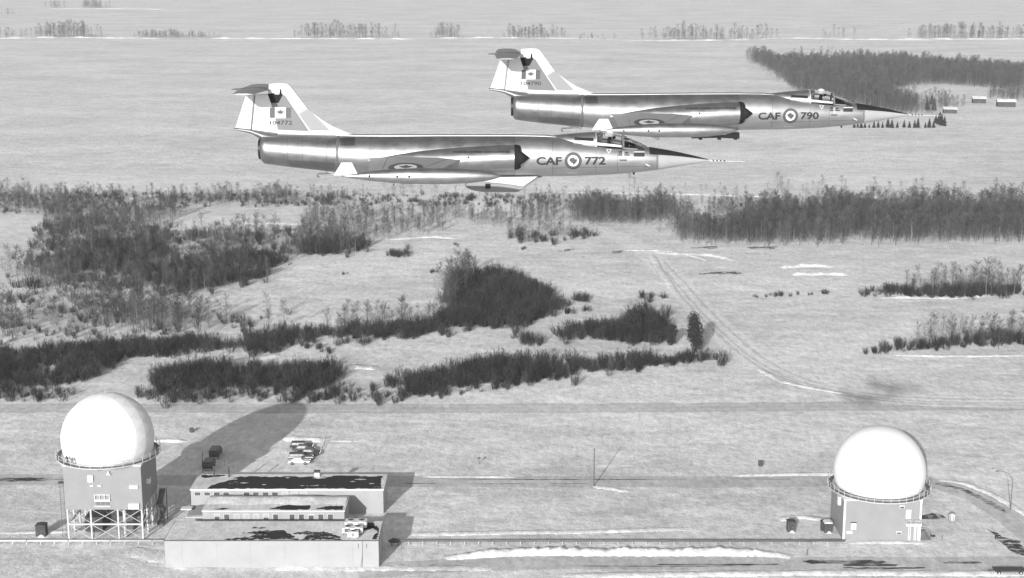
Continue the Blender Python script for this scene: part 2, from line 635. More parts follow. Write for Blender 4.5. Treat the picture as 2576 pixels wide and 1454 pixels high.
SUIT = mat('dark_flying_suit', 0.04, 0.9, 0, 0.2, 8.0)
HELMET = mat('white_helmet', 0.75, 0.35, 0, 0.03, 6.0)
CANOPY = bpy.data.materials.new('canopy_glass')
CANOPY.use_nodes = True
_b = CANOPY.node_tree.nodes['Principled BSDF']
_b.inputs['Base Color'].default_value = (0.92, 0.92, 0.92, 1)
_b.inputs['Roughness'].default_value = 0.03
_b.inputs['IOR'].default_value = 1.06
_b.inputs['Transmission Weight'].default_value = 1.0
MATS['canopy_glass'] = CANOPY

LEAF = [(0, 1.0), (0.16, 0.68), (0.34, 0.78), (0.27, 0.36), (0.46, 0.52), (0.55, 0.40), (0.88, 0.46), (0.78, 0.20), (0.92, 0.10),
        (0.42, -0.30), (0.50, -0.46), (0.06, -0.40), (0.06, -0.85)]
LEAF = LEAF + [(-x, y) for x, y in reversed(LEAF[1:])]


def text_mesh(s, fat=0.0):
    cu = bpy.data.curves.new('lettering', 'FONT')
    cu.body = s
    cu.offset = fat
    cu.resolution_u = 3
    ob = bpy.data.objects.new('lettering_tmp', cu)
    COL.objects.link(ob)
    dg = bpy.context.evaluated_depsgraph_get()
    me = bpy.data.meshes.new_from_object(ob.evaluated_get(dg))
    bpy.data.objects.remove(ob)
    bpy.data.curves.remove(cu)
    v = np.array([x.co[:2] for x in me.vertices])
    f = [tuple(p.vertices) for p in me.polygons]
    bpy.data.meshes.remove(me)
    lo, hi = v.min(0), v.max(0)
    v = (v - lo) / (hi - lo)
    return v, f


def flat_mesh(v2, faces, maxlen):
    """triangulated and divided 2-D mesh"""
    bm = bmesh.new()
    vs = [bm.verts.new((x, y, 0)) for x, y in v2]
    for f in faces:
        try:
            bm.faces.new([vs[i] for i in f])
        except ValueError:
            pass
    bmesh.ops.triangulate(bm, faces=bm.faces)
    for _ in range(5):
        es = [e for e in bm.edges if e.calc_length() > maxlen]
        if not es:
            break
        bmesh.ops.subdivide_edges(bm, edges=es, cuts=1)
        bmesh.ops.triangulate(bm, faces=[f for f in bm.faces if len(f.verts) > 3])
    bm.verts.ensure_lookup_table()
    bm.verts.index_update()
    V = [(q.co.x, q.co.y) for q in bm.verts]
    F = [tuple(q.index for q in f.verts) for f in bm.faces]
    bm.free()
    return V, F


def ring_poly(cx, cy, r0, r1, n=40):
    v = []
    for i in range(n):
        a = 2 * math.pi * i / n
        v += [(cx + r0 * math.cos(a), cy + r0 * math.sin(a)), (cx + r1 * math.cos(a), cy + r1 * math.sin(a))]
    f = [(2 * i, 2 * i + 1, (2 * i + 3) % (2 * n), (2 * i + 2) % (2 * n)) for i in range(n)]
    return v, f


def disc_poly(cx, cy, r, n=40):
    return [(cx + r * math.cos(2 * math.pi * i / n), cy + r * math.sin(2 * math.pi * i / n)) for i in range(n)], [tuple(range(n))]


# the aircraft is measured on picture pixels of the nearer jet and turned into metres at its own distance
J_D = 50.5
J_O = Vector((0, 0, CAM_H)) + J_D * (ray(1960 * PIX, 620 * PIX))


def J(px, py, y=0.0):
    r = ray(px * PIX, py * PIX)
    t = (J_O.y + y) / r.y
    w = Vector((0, 0, CAM_H)) + r * t
    return w.x - J_O.x, w.z - J_O.z


# fuselage stations: pixel x, top, bottom, half width in metres
ST = [(2843, 640, 644, 0.015), (2800, 629, 651, 0.085), (2740, 614, 661, 0.18), (2680, 602, 671, 0.27), (2632, 594, 679, 0.335), (2583, 586, 685, 0.39),
      (2530, 579, 690, 0.43), (2450, 572, 697, 0.49), (2380, 564, 700, 0.55), (2300, 553, 703, 0.60), (2220, 544, 704, 0.65), (2140, 541, 704.5, 0.68),
      (2050, 540, 705, 0.70), (1900, 540, 705, 0.72), (1750, 540, 705, 0.74), (1600, 541, 704, 0.74), (1500, 541, 700, 0.74), (1400, 540, 692, 0.70),
      (1267, 538, 680, 0.64), (1150, 535, 667, 0.58), (1056, 533, 654, 0.52), (1046, 545, 645, 0.42)]
_fx, _fz, _fh, _fw = [], [], [], []
for px, t, b, w in ST:
    x, zt = J(px, t)
    _, zb = J(px, b)
    _fx.append(x)
    _fz.append((zt + zb) / 2)
    _fh.append((zt - zb) / 2)
    _fw.append(w)
FX = np.array(_fx[::-1])
FXX = np.linspace(FX[0], FX[-1], 160)


def _sm(a):
    a = np.interp(FXX, FX, np.array(a[::-1]))
    k = np.array([1, 2, 3, 2, 1.0])
    k /= k.sum()
    c = a.copy()
    for _ in range(2):
        c[4:-4] = np.convolve(c, k, 'same')[4:-4]
    return c


FZ, FH, FW = _sm(_fz), _sm(_fh), _sm(_fw)


def fus_y(x, z):
    zc, hh, hw = np.interp(x, FXX, FZ), np.interp(x, FXX, FH), np.interp(x, FXX, FW)
    q = max(0.0, 1 - ((z - zc) / hh) ** 2)
    return -float(hw * math.sqrt(q))


# intake trunk stations: pixel x, top, bottom (near side), outer half width from centre line at y=-0.45
TR = [(2058, 581, 684, 0.56), (1980, 583, 688, 0.57), (1880, 587, 692, 0.56), (1780, 592, 694, 0.52), (1680, 598, 692, 0.46), (1580, 608, 684, 0.39), (1500, 621, 668, 0.32), (1440, 632, 652, 0.22)]
TRX, TRZ, TRH, TRW = [], [], [], []
for px, t, b, w in TR:
    x, zt = J(px, t, -0.75)
    _, zb = J(px, b, -0.75)
    TRX.append(x)
    TRZ.append((zt + zb) / 2)
    TRH.append((zt - zb) / 2)
    TRW.append(w)
TRC = 0.45


def trunk_y(x, z):
    xs = TRX[::-1]
    zc, hh, hw = (float(np.interp(x, xs, a[::-1])) for a in (TRZ, TRH, TRW))
    q = max(0.0, 1 - ((z - zc) / hh) ** 2)
    return -(TRC + hw * math.sqrt(q))


def project(V, surf, eps=0.008):
    """picture pixels -> points on the starboard side of a surface"""
    out = []
    for px, py in V:
        y = -0.7
        for _ in range(4):
            x, z = J(px, py, y)
            y = surf(x, z)
        out.append((x, y - eps, z))
    return out


def decal(name, V, F, surf, m, parent, eps=0.008, maxlen=9):
    V, F = flat_mesh(V, F, maxlen)
    b = MB()
    b.v = project(V, surf, eps)
    b.f = F
    return b.build(name, m, parent)


def text_px(s, x0, x1, y0, y1, slant=0.0, fat=0.0, spacing=None):
    v, f = text_mesh(s, fat)
    return [(x0 + p[0] * (x1 - x0) + slant * p[1], y1 + (y0 - y1) * p[1]) for p in v], f


def plate(pts, th, parent, name, m, y=0.0, inset=0.90, axis='y'):
    """bevelled thin plate (fin, rudder) from x,z points"""
    cx = sum(p[0] for p in pts) / len(pts)
    cz = sum(p[1] for p in pts) / len(pts)
    ins = [(cx + (p[0] - cx) * inset, cz + (p[1] - cz) * (inset + 0.05)) for p in pts]
    rings = [[(p[0], y - th / 2, p[1]) for p in ins], [(p[0], y - th * 0.12, p[1]) for p in pts], [(p[0], y + th * 0.12, p[1]) for p in pts], [(p[0], y + th / 2, p[1]) for p in ins]]
    return MB().rings(rings).build(name, m, parent)


def loft_x(stations, n=40, fn=None):
    """stations: x, yc, zc, hw, hh"""
    rings = []
    for x, yc, zc, hw, hh in stations:
        rings.append([(x, yc + hw * math.cos(2 * math.pi * i / n), zc + hh * math.sin(2 * math.pi * i / n)) for i in range(n)])
    return MB().rings(rings)


def make_pilot(loc, label):
    """seated body as one skinned mesh; helmet and mask are parts"""
    t = thing('person', label, 'person', loc)
    P = dict(pelvis=(0, 0, 0), waist=(-0.03, 0, 0.2), chest=(-0.04, 0, 0.4), neck=(-0.02, 0, 0.58), chin=(0.02, 0, 0.66), crown=(0.02, 0, 0.80),
             ls=(-0.03, 0.19, 0.5), le=(0.10, 0.25, 0.26), lw=(0.34, 0.20, 0.24), rs=(-0.03, -0.19, 0.5), re=(0.10, -0.25, 0.26), rw=(0.34, -0.16, 0.24),
             lh=(0.05, 0.1, 0), lk=(0.46, 0.13, 0.06), rh=(0.05, -0.1, 0), rk=(0.46, -0.13, 0.06))
    R = dict(pelvis=.15, waist=.14, chest=.16, neck=.065, chin=.075, crown=.075, ls=.075, le=.05, lw=.04, rs=.075, re=.05, rw=.04, lh=.1, lk=.065, rh=.1, rk=.065)
    E_ = [('pelvis', 'waist'), ('waist', 'chest'), ('chest', 'neck'), ('neck', 'chin'), ('chin', 'crown'), ('chest', 'ls'), ('ls', 'le'), ('le', 'lw'), ('chest', 'rs'), ('rs', 're'), ('re', 'rw'),
          ('pelvis', 'lh'), ('lh', 'lk'), ('pelvis', 'rh'), ('rh', 'rk')]
    skin_body('body', P, R, E_, SUIT, t)
    h = MB()
    rings = []
    for k in range(7):
        a = -0.35 + k * (math.pi / 2 + 0.30) / 6
        rr, zz = 0.145 * math.cos(a), 0.77 + 0.15 * math.sin(a)
        rings.append([(0.0 + 1.12 * rr * math.cos(2 * math.pi * i / 16), rr * math.sin(2 * math.pi * i / 16), zz) for i in range(16)])
    h.rings(rings).build('helmet', HELMET, t, True)
    MB().rings([[(0.10 + 0.05 * k, (0.075 - 0.02 * k) * math.cos(2 * math.pi * i / 10), 0.68 + (0.07 - 0.02 * k) * math.sin(2 * math.pi * i / 10)) for i in range(10)] for k in range(3)]).build('oxygen_mask', BLACK, t, True)
    return t


def skin_body(name, P, R, E_, m, parent, sub=2):
    keys = list(P)
    me = bpy.data.meshes.new(name)
    me.from_pydata([P[k] for k in keys], [(keys.index(a), keys.index(b)) for a, b in E_], [])
    o = link(bpy.data.objects.new(name, me))
    o.modifiers.new('skin', 'SKIN').use_smooth_shade = True
    for i, k in enumerate(keys):
        r = R[k]
        me.skin_vertices[0].data[i].radius = (r, r)
        me.skin_vertices[0].data[i].use_root = (i == 0)
    sb = o.modifiers.new('sub', 'SUBSURF')
    sb.levels = sb.render_levels = sub
    me.materials.append(m)
    o.parent = parent
    return o


def make_jet(loc, serial, label, pitch, recon, roll=0.0):
    t = thing('fighter_jet', label, 'fighter jet', loc, 0, 'fighter jets flying in formation')
    t.rotation_euler = (roll, -pitch, 0)
    n = 48
    # fuselage behind the radome line
    xr = J(2632, 600)[0]

    def ring_at(x, k=1.0):
        zc, hh, hw = (float(np.interp(x, FXX, a)) for a in (FZ, FH, FW))
        return [(x, k * hw * math.cos(2 * math.pi * i / n), zc + k * hh * math.sin(2 * math.pi * i / n)) for i in range(n)]
    xs = [x for x in FXX if x < xr - 0.02] + [xr]
    x_aft = J(1357, 600)[0]
    x_fwd = J(2062, 600)[0]
    fus = MB().rings([ring_at(x) for x in xs if x_aft - 0.02 <= x <= x_fwd] + [ring_at(x_fwd)]).build('fuselage', ALU, t)
    auto_smooth(fus, 50)
    fwd = MB().rings([ring_at(x_fwd, 1.001)] + [ring_at(x, 1.001) for x in xs if x > x_fwd]).build('forward_fuselage', ALU_FWD, t)  # same skin as the fuselage; its lighter colour stands in for light on the taper
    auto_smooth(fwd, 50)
    aft = MB().rings([ring_at(x, 0.998) for x in xs if x <= x_aft + 0.06]).build('tail_section', ALU_DK, t)
    auto_smooth(aft, 50)
    seam = MB().rings([ring_at(x_aft - 0.035, 1.004), ring_at(x_aft + 0.035, 1.004)], False).build('joint_band', STEEL_DK, t, True)
    nose = MB().rings([ring_at(x) for x in [xr] + [x for x in FXX if x > xr + 0.02]]).build('nose_radome', RADOME_N, t)
    auto_smooth(nose, 50)
    xt, zt = J(2843, 642)
    xp, zp = J(2982, 647)
    pit = MB().tube((xt - 0.1, 0, zt), (xt + 0.45, 0, zt + (zp - zt) * 0.4), 0.022, 0.016, 8).tube((xt + 0.45, 0, zt + (zp - zt) * 0.4), (xp, 0, zp), 0.012, 0.005, 8).build('pitot_probe', JWHITE, t)
    for k in range(4):
        x0 = xt + 0.06 + k * 0.12
        MB().tube((x0, 0, zt + (zp - zt) * 0.05 * k), (x0 + 0.05, 0, zt + (zp - zt) * 0.05 * (k + 0.4)), 0.024, 0.023, 8).build('stripe', JBLACK, pit)
    # black anti-glare panel: strip over the top of the nose
    strip = []
    for x in [x for x in FXX if J(2590, 600)[0] < x < xt - 0.03]:
        zc, hh, hw = (float(np.interp(x, FXX, a)) for a in (FZ, FH, FW))
        f = (x - J(2590, 600)[0]) / (xt - J(2590, 600)[0])
        a0 = 0.72 - 0.02 * f
        strip.append([(x, 1.006 * (hw + 0.004) * math.sin(a), zc + 1.006 * (hh + 0.004) * math.cos(a)) for a in np.linspace(-a0 * 1.45, a0 * 1.45, 15)])
    b = MB()
    b.v = [p for s in strip for p in s]
    b.f = [(i * 15 + j, i * 15 + j + 1, (i + 1) * 15 + j + 1, (i + 1) * 15 + j) for i in range(len(strip) - 1) for j in range(14)]
    b.build('anti_glare_panel', JBLACK, t, True)
    # dorsal spine
    sp = []
    for px in (2300, 2180, 2050, 1900, 1700, 1500, 1400, 1330):
        x, z = J(px, 545)
        z = float(np.interp(x, FXX, FZ) + np.interp(x, FXX, FH))
        w = 0.15 if px > 1350 else 0.05
        sp.append([(x, -w, z - 0.06), (x, -w * 0.9, z + 0.005), (x, -w * 0.5, z + 0.025), (x, w * 0.5, z + 0.025), (x, w * 0.9, z + 0.005), (x, w, z - 0.06)])
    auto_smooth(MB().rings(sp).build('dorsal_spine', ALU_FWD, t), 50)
    # fairing behind the canopy
    st = []
    for px, top, w in ((2215, 541, 0.22), (2260, 536, 0.30), (2300, 532, 0.34), (2340, 529, 0.37), (2384, 527, 0.38)):
        x, z1 = J(px, top)
        z0 = J(px, 574)[1]
        st.append([(x, w * math.cos(a), z0 + (z1 - z0) * math.sin(a)) for a in np.linspace(-0.3, math.pi + 0.3, 17)])
    fair = MB().rings(st).build('canopy_fairing', ALU, t)
    auto_smooth(fair, 50)

    def dome_y(x, z, dx=0.0):
        f = float(np.interp(x, [J(2215, 540)[0], J(2260, 540)[0], J(2300, 540)[0], J(2340, 540)[0], J(2384, 540)[0]], [0.22, 0.30, 0.34, 0.37, 0.38]))
        top = float(np.interp(x, [J(p, 540)[0] for p in (2215, 2260, 2300, 2340, 2384)], [J(p, q)[1] for p, q in ((2215, 541), (2260, 536), (2300, 532), (2340, 529), (2384, 527))]))
        z0 = J(2300, 574)[1]
        s = min(1, max(0, (z - z0) / (top - z0)))
        return -f * math.sqrt(max(0, 1 - s * s))
    decal('side_window', [(2298, 549), (2374, 552), (2374, 565), (2298, 559)], [(0, 1, 2, 3)], dome_y, JBLACK, fair, 0.01)
    # canopy and windscreen glass
    cs = []
    for px, top, w in ((2384, 527, 0.38), (2410, 526, 0.385), (2440, 527, 0.385), (2468, 533, 0.38), (2491, 541, 0.36)):
        x, z1 = J(px, top)
        z0 = J(px, 577 + (px - 2384) * 0.075)[1]
        cs.append([(x, w * math.cos(a), z0 + (z1 - z0) * math.sin(a)) for a in np.linspace(-0.1, math.pi + 0.1, 19)])
    b = MB()
    b.v = [p for r in cs for p in r]
    b.f = [(i * 19 + j, i * 19 + j + 1, (i + 1) * 19 + j + 1, (i + 1) * 19 + j) for i in range(len(cs) - 1) for j in range(18)]
    canopy = b.build('canopy', CANOPY, t, True)
    bow = [(p[0], p[1] * 1.02, p[2] + 0.006) for p in cs[0]]
    MB().path(bow, 0.028, 8).build('canopy_frame', ALU_LT, t)
    bow2 = [(p[0], p[1] * 1.02, p[2] + 0.004) for p in cs[-1]]
    MB().path(bow2, 0.034).build('windscreen_frame', JGREY, t)
    ws = []
    for px, top, w in ((2493, 541, 0.36), (2530, 558, 0.30), (2560, 571, 0.20), (2588, 584, 0.05)):
        x, z1 = J(px, top)
        z0 = J(px, 585 + (px - 2493) * 0.11)[1]
        z1 = max(z1, z0 + 0.02)
        ws.append([(x, w * math.cos(a), z0 + (z1 - z0) * math.sin(a)) for a in np.linspace(-0.05, math.pi + 0.05, 9)])
    b = MB()
    b.v = [p for r in ws for p in r]
    b.f = [(i * 9 + j, i * 9 + j + 1, (i + 1) * 9 + j + 1, (i + 1) * 9 + j) for i in range(len(ws) - 1) for j in range(8)]
    b.build('windscreen', CANOPY, t)
    MB().path([ws[k][6] for k in range(4)], 0.016).path([ws[k][2] for k in range(4)], 0.016).build('windscreen_pillar', JGREY, t)
    # coaming inside the windscreen, seat, sill
    x0, z0 = J(2500, 572)
    x1, z1 = J(2575, 592)
    MB().prism([(x0, z0 - 0.22), (x0, z0 + 0.03), (x1, z1), (x1, z1 - 0.1)], 'y', -0.26, 0.26).build('instrument_coaming', JBLACK, t)
    xs_, zs_ = J(2398, 560)
    MB().box(xs_ - 0.10, xs_ + 0.06, -0.17, 0.17, zs_ - 0.3, zs_ + 0.20).box(xs_ - 0.02, xs_ + 0.1, -0.13, 0.13, zs_ + 0.08, zs_ + 0.23).build('ejection_seat', JGREY, t, False, 0.03)
    MB().box(J(2384, 570)[0], J(2491, 570)[0], -0.34, 0.34, J(2440, 590)[1], J(2440, 583)[1]).build('cockpit_floor', JBLACK, t)

    for sg in (-1, 1):
        pl_ = [J(p_, q_, -0.40) for p_, q_ in ((2296, 562), (2382, 569), (2486, 581), (2486, 589), (2382, 580), (2296, 572))]
        MB().prism(pl_, 'y', sg * 0.30, sg * 0.415).build('canopy_sill', ALU_LT, t)
        pw = [ws[k][0 if sg > 0 else 8] for k in range(4)]
        MB().path(pw, 0.022).build('windscreen_sill', ALU_LT, t)
    make_pilot_loc = J(2437, 590)
    # intakes
    for s in (-1, 1):
        st = [(TRX[i], s * TRC, TRZ[i], TRW[i], TRH[i]) for i in range(len(TR))]
        xs2 = np.linspace(TRX[-1], TRX[0], 30)
        st = [(x, s * TRC, float(np.interp(x, TRX[::-1], TRZ[::-1])), float(np.interp(x, TRX[::-1], TRW[::-1])), float(np.interp(x, TRX[::-1], TRH[::-1]))) for x in xs2]
        tr = loft_x(st, 40).build('intake_trunk', ALU, t)
        auto_smooth(tr, 60)
        xl = TRX[0]
        lip = loft_x([(xl, s * TRC, TRZ[0], TRW[0] + .004, TRH[0] + .004), (xl + 0.13, s * (TRC + 0.02), TRZ[0] + 0.01, TRW[0] - 0.03, TRH[0] - 0.015), (xl + 0.20, s * (TRC + 0.02), TRZ[0] + 0.015, TRW[0] - 0.07, TRH[0] - 0.06)], 40).build('intake_lip', JBLACK, t)
        auto_smooth(lip, 60)
        xc, zc = J(2117.8, 631.6, -0.8)
        xb = xl + 0.12
        loft_x([(xb, s * 0.80, zc, 0.22, 0.25), (xb + 0.16, s * 0.80, zc, 0.155, 0.175), (xc, s * 0.78, zc, 0.01, 0.01)], 20).build('shock_cone', JBLACK, t, True)
        # wing with a sharp leading edge
        xrl, xrt, xtl, xtt = J(1862, 633, -.7)[0], J(1478, 633, -.7)[0], -1.98, -3.70
        zr = J(1650, 632, -0.75)[1] + 0.01
        y0, y1 = 0.66, 3.30
        zt_ = zr - (y1 - y0) * 0.096

        def wring(y, xl_, xt_, z, th):
            c = xl_ - xt_
            return [(xl_, s * y, z), (xl_ - 0.25 * c, s * y, z + th / 2), (xl_ - 0.65 * c, s * y, z + th / 2), (xt_, s * y, z), (xl_ - 0.65 * c, s * y, z - th / 2), (xl_ - 0.25 * c, s * y, z - th / 2)]
        wing = MB().rings([wring(y0, xrl, xrt, zr, 0.11), wring(y1, xtl, xtt, zt_, 0.055)]).build('wing', JGREY_L if s < 0 else ALU, t)
        # tip tank
        zk = zt_ + 0.055
        yk = s * 3.52
        a0, a1 = J(1365, 708, -3.5)[0], J(2003, 709, -3.5)[0]
        prof = [(0, .01), (.06, .055), (.14, .115), (.24, .172), (.36, .215), (.48, .235), (.66, .236), (.78, .215), (.87, .172), (.94, .115), (.98, .06), (1, .012)]
        pf = np.linspace(0, 1, 40)
        pr = [float(np.interp(u, [p[0] for p in prof], [p[1] for p in prof])) for u in pf]
        tank = loft_x([(a0 + (a1 - a0) * u, yk, zk, r * 1.05, r * 1.05) for u, r in zip(pf, pr)], 28).build('tip_tank', ALU, t, True)
        fz = [J(p, q, -3.5) for p, q in ((1366, 654), (1408, 654), (1428, 693), (1440, 704), (1335, 705))]
        fo = plate([(x, z + (zk - J(1365, 708, -3.5)[1])) for x, z in fz], 0.035, tank, 'tank_fin', JWHITE, yk, 0.95)
        fz = [(a0 + 1.75, zk - 0.20), (a0 + 2.15, zk - 0.22), (a0 + 2.12, zk - 0.36)]
        plate(fz, 0.03, tank, 'tank_spur', JGREY, yk, 0.9)
        for u in (0.18, 0.355, 0.43):
            xx = a0 + (a1 - a0) * u
            rr = 1.05 * float(np.interp(u, [p[0] for p in prof], [p[1] for p in prof]))
            MB().tube((xx, yk + s * (rr - 0.01), zk + 0.02), (xx, yk + s * (rr + 0.006), zk + 0.02), 0.035, 0.035, 10).build('filler_cap', JBLACK, tank)
        if s < 0:
            # roundel on the wing
            cx, cy = -2.62, -2.2

            def wz(x, y):
                f = (-y - y0) / (y1 - y0)
                xl_, xt_, z, th = xrl + (xtl - xrl) * f, xrt + (xtt - xrt) * f, zr + (zt_ - zr) * f, 0.11 + (0.055 - 0.11) * f
                c = xl_ - xt_
                u = (xl_ - x) / c
                return z + th / 2 * min(1, max(0, u / 0.25), max(0, (1 - u) / 0.35)) + 0.006
            rd = None
            for (nm, (V, F), m_, e) in (('wing_roundel', ring_poly(cx, cy, 0.36, 0.55), JRED, 0), ('roundel_disc', disc_poly(cx, cy, 0.36), JWHITE, 0.001),
                                        ('maple_leaf', ([(cx + 0.23 * a, cy + 0.27 * b_) for a, b_ in LEAF], [tuple(range(len(LEAF)))]), JRED, 0.005)):
                V, F = flat_mesh(V, F, 0.2 if nm != 'maple_leaf' else 9)
                bb = MB()
                bb.v = [(x, y, wz(x, y) + e) for x, y in V]
                bb.f = F
                o_ = bb.build(nm, m_, rd or wing)
                rd = rd or wing
            for (p, q) in (((-1.30, -0.9), (-2.02, -2.2)), ((-2.02, -2.2), (-2.35, -2.9)), ((-3.30, -0.85), (-3.35, -2.9))):
                pts = [Vector(p).lerp(Vector(q), k / 6) for k in range(7)]
                MB().path([(a.x, a.y, wz(a.x, a.y)) for a in pts], 0.008, 4).build('flap_hinge_line', JGREY, wing)
    # fin, rudder
    fp = [J(*p) for p in ((1018, 377), (1072, 376), (1076, 335), (1115, 332.5), (1148, 334.5), (1162, 345), (1231, 432), (1285, 474), (1330, 503), (1420, 541), (1360, 546), (1060, 546), (1006, 524), (1005, 516))]
    fin = plate(fp, 0.13, t, 'vertical_fin', JWHITE, 0, 0.95)
    rp = [J(*p) for p in ((984, 380), (1017, 377.5), (1004, 517), (941, 512))]
    rud = plate(rp, 0.10, t, 'rudder', JWHITE, 0, 0.93)
    hp = [J(*p) for p in ((1020, 378), (1007, 517))]
    MB().tube((hp[0][0], -0.062, hp[0][1] - 0.02), (hp[1][0], -0.062, hp[1][1]), 0.008, 0.008, 5).build('rudder_hinge', JINK, rud)
    # fin fairing over the jet pipe
    fr = []
    for px, t_, b_, w in ((937, 512, 520, 0.05), (975, 513, 527, 0.10), (1008, 516, 536, 0.14), (1035, 520, 552, 0.20), (1062, 524, 570, 0.28), (1110, 530, 575, 0.30)):
        x, z1 = J(px, t_)
        z0_ = J(px, b_)[1]
        fr.append((x, 0, (z1 + z0_) / 2, w, (z1 - z0_) / 2))
    auto_smooth(loft_x(fr, 20).build('tail_fairing', ALU_DK, t), 60)
    xa, za = J(939, 515.5)
    loft_x([(xa - 0.02, 0, za, .035, .03), (xa + 0.14, 0, za - 0.01, 0.066, 0.045)], 12).build('tail_light_housing', JBLACK, t, True)
    # fin panels and markings, on the near face of the fin
    yf = -0.069

    def fin_flat(nm, pts, m_, e=0.0, parent=fin):
        b = MB()
        P_ = [J(p[0], p[1], yf) for p in pts]
        b.v = [(x, yf - 0.003 - e, z) for x, z in P_]
        b.f = [tuple(range(len(P_)))]
        me = b.build(nm, m_, parent)
        bm = bmesh.new()
        bm.from_mesh(me.data)
        bmesh.ops.triangulate(bm, faces=bm.faces)
        bm.to_mesh(me.data)
        bm.free()
        return me

    def z10(x, y):
        return 900 + x * 500 / 2576, 310 + y * 500 / 2576
    fin_flat('grey_fin_panel', [z10(*p) for p in ((900, 350), (1190, 352), (1240, 372), (1735, 1108), (1090, 1078), (1035, 850), (965, 600), (935, 480))], JGREY)
    fin_flat('pale_fin_panel', [z10(*p) for p in ((1515, 750), (1705, 635), (2170, 1098), (1760, 1090))], JGREY_L)
    fin_flat('actuator_bay', [z10(*p) for p in ((880, 335), (1010, 318), (1035, 348), (1118, 348), (1135, 235), (1158, 235), (1168, 330), (1195, 350), (1105, 522), (945, 525))], JBLACK, 0.002)
    flag = fin_flat('flag', [z10(*p) for p in ((925, 622), (1360, 622), (1360, 832), (925, 832))], JRED, 0.003)
    fin_flat('flag_field', [z10(*p) for p in ((1030, 612), (1255, 612), (1255, 838), (1030, 838))], JWHITE, 0.005, flag)
    lf = [z10(1142 + 82 * a, 720 - 66 * b_) for a, b_ in LEAF]
    fin_flat('maple_leaf', lf, JRED, 0.007, flag)
    tx, F = text_px('104' + serial, *(lambda a, b: (a[0], b[0], a[1], b[1]))(z10(925, 888), z10(1385, 975)), 0, 0.012)
    b = MB()
    b.v = [(J(px, py, yf)[0], yf - 0.008, J(px, py, yf)[1]) for px, py in tx]
    b.f = F
    b.build('serial_number', JINK, fin)
    # tailplane with bullet
    zst = J(1010, 357)[1]
    xl0, xt0 = J(1086, 357)[0], J(928, 357)[0]
    for s in (-1, 1):
        def sring(y, xl_, xt_, th):
            c = xl_ - xt_
            return [(xl_, s * y, zst), (xl_ - 0.3 * c, s * y, zst + th / 2), (xl_ - 0.7 * c, s * y, zst + th / 2), (xt_, s * y, zst), (xl_ - 0.7 * c, s * y, zst - th / 2), (xl_ - 0.3 * c, s * y, zst - th / 2)]
        MB().rings([sring(0.0, xl0, xt0 + 0.22, 0.11), sring(1.80, xl0 - 0.28, xt0 + 0.33, 0.05)]).build('tailplane', ALU_DK, t)
    loft_x([(xt0 - 0.02, 0, zst, 0.01, 0.01), (xt0 + 0.4, 0, zst, 0.05, 0.05), (xl0 - 0.35, 0, zst, 0.07, 0.08), (xl0 + 0.02, 0, zst, 0.02, 0.03)], 14).build('tailplane_fairing', ALU_DK, t, True)
    # nozzle
    xn, zn = J(1041, 596)
    rn = (J(1041, 556)[1] - J(1041, 637)[1]) / 2
    noz = MB()
    noz.rings([[(x, r * math.cos(2 * math.pi * i / 32), zn + r * math.sin(2 * math.pi * i / 32)) for i in range(32)] for x, r in ((xn + 0.22, rn * 1.05), (xn - 0.03, rn), (xn - 0.03, rn * 0.9), (xn + 0.2, rn * 0.85))])
    auto_smooth(noz.build('exhaust_nozzle', NOZZLE, t), 40)
    # ventral fin, arrestor hook, blade aerials
    vp = [J(*p) for p in ((1300, 684), (1362, 692), (1356, 701), (1330, 699))]
    plate(vp, 0.04, t, 'ventral_fin', ALU_DK, 0)
    x0, z0 = J(1270, 690)
    x1, z1 = J(1345, 695)
    MB().path([(x1, 0, z1 + 0.03), (x0 + 0.02, 0, z0 - 0.04), (x0 - 0.02, 0, z0 - 0.12), (x0 + 0.06, 0, z0 - 0.16)], 0.025).build('arrestor_hook', STEEL_DK, t)
    plate([J(*p) for p in ((2530, 687), (2540, 686), (2538, 699), (2532, 699))], 0.03, t, 'belly_aerial', JBLACK, 0)
    ax, az = J(1357, 536)
    MB().box(ax - 0.03, ax + 0.02, -0.015, 0.015, az - 0.1, az + 0.17).build('spine_aerial', STEEL_DK, t)
    # markings on the near side
    def z2(x, y):
        return 1900 + x * 1100 / 2576, 480 + y * 1100 / 2576

    def side_text(nm, s, x0, x1, y0, y1, fat=0.03, surf=fus_y, slant=0, m_=JINK):
        a, b_ = z2(x0, y0), z2(x1, y1)
        V, F = text_px(s, a[0], b_[0], a[1], b_[1], slant, fat)
        return decal(nm, V, F, surf, m_, t)
    side_text('force_letters', 'CAF', 575, 812, 345, 422)
    side_text('jet_number', serial, 1028, 1224, 343, 420)
    a, b_ = z2(-218, 283), z2(333, 307)
    V, F = text_px('FORCES ARM\u00c9ES CANADIENNES', a[0] + 8, b_[0] - 2, a[1], b_[1], 0, 0.03)
    decal('french_title', V, F, trunk_y, JINK, t, 0.012)
    c = z2(920, 382)
    rd = decal('side_roundel', *ring_poly(c[0], c[1], 22.5, 34.5), fus_y, JRED, t)
    decal('roundel_disc', *disc_poly(c[0], c[1], 22.5), fus_y, JWHITE, rd, 0.009)
    decal('maple_leaf', [(c[0] + 17.5 * p[0], c[1] + 0.5 - 17 * p[1]) for p in LEAF], [tuple(range(len(LEAF)))], fus_y, JRED, rd, 0.03, 1e9)
    tri = [z2(1228, 275), z2(1282, 275), z2(1255, 314)]
    tr_ = decal('warning_triangle', tri, [(0, 1, 2)], fus_y, JWHITE, t, 0.009)
    cx = sum(p[0] for p in tri) / 3
    cy = sum(p[1] for p in tri) / 3
    decal('triangle_centre', [(cx + (p[0] - cx) * 0.5, cy + (p[1] - cy) * 0.5) for p in tri], [(0, 1, 2)], fus_y, JINK, tr_, 0.012)

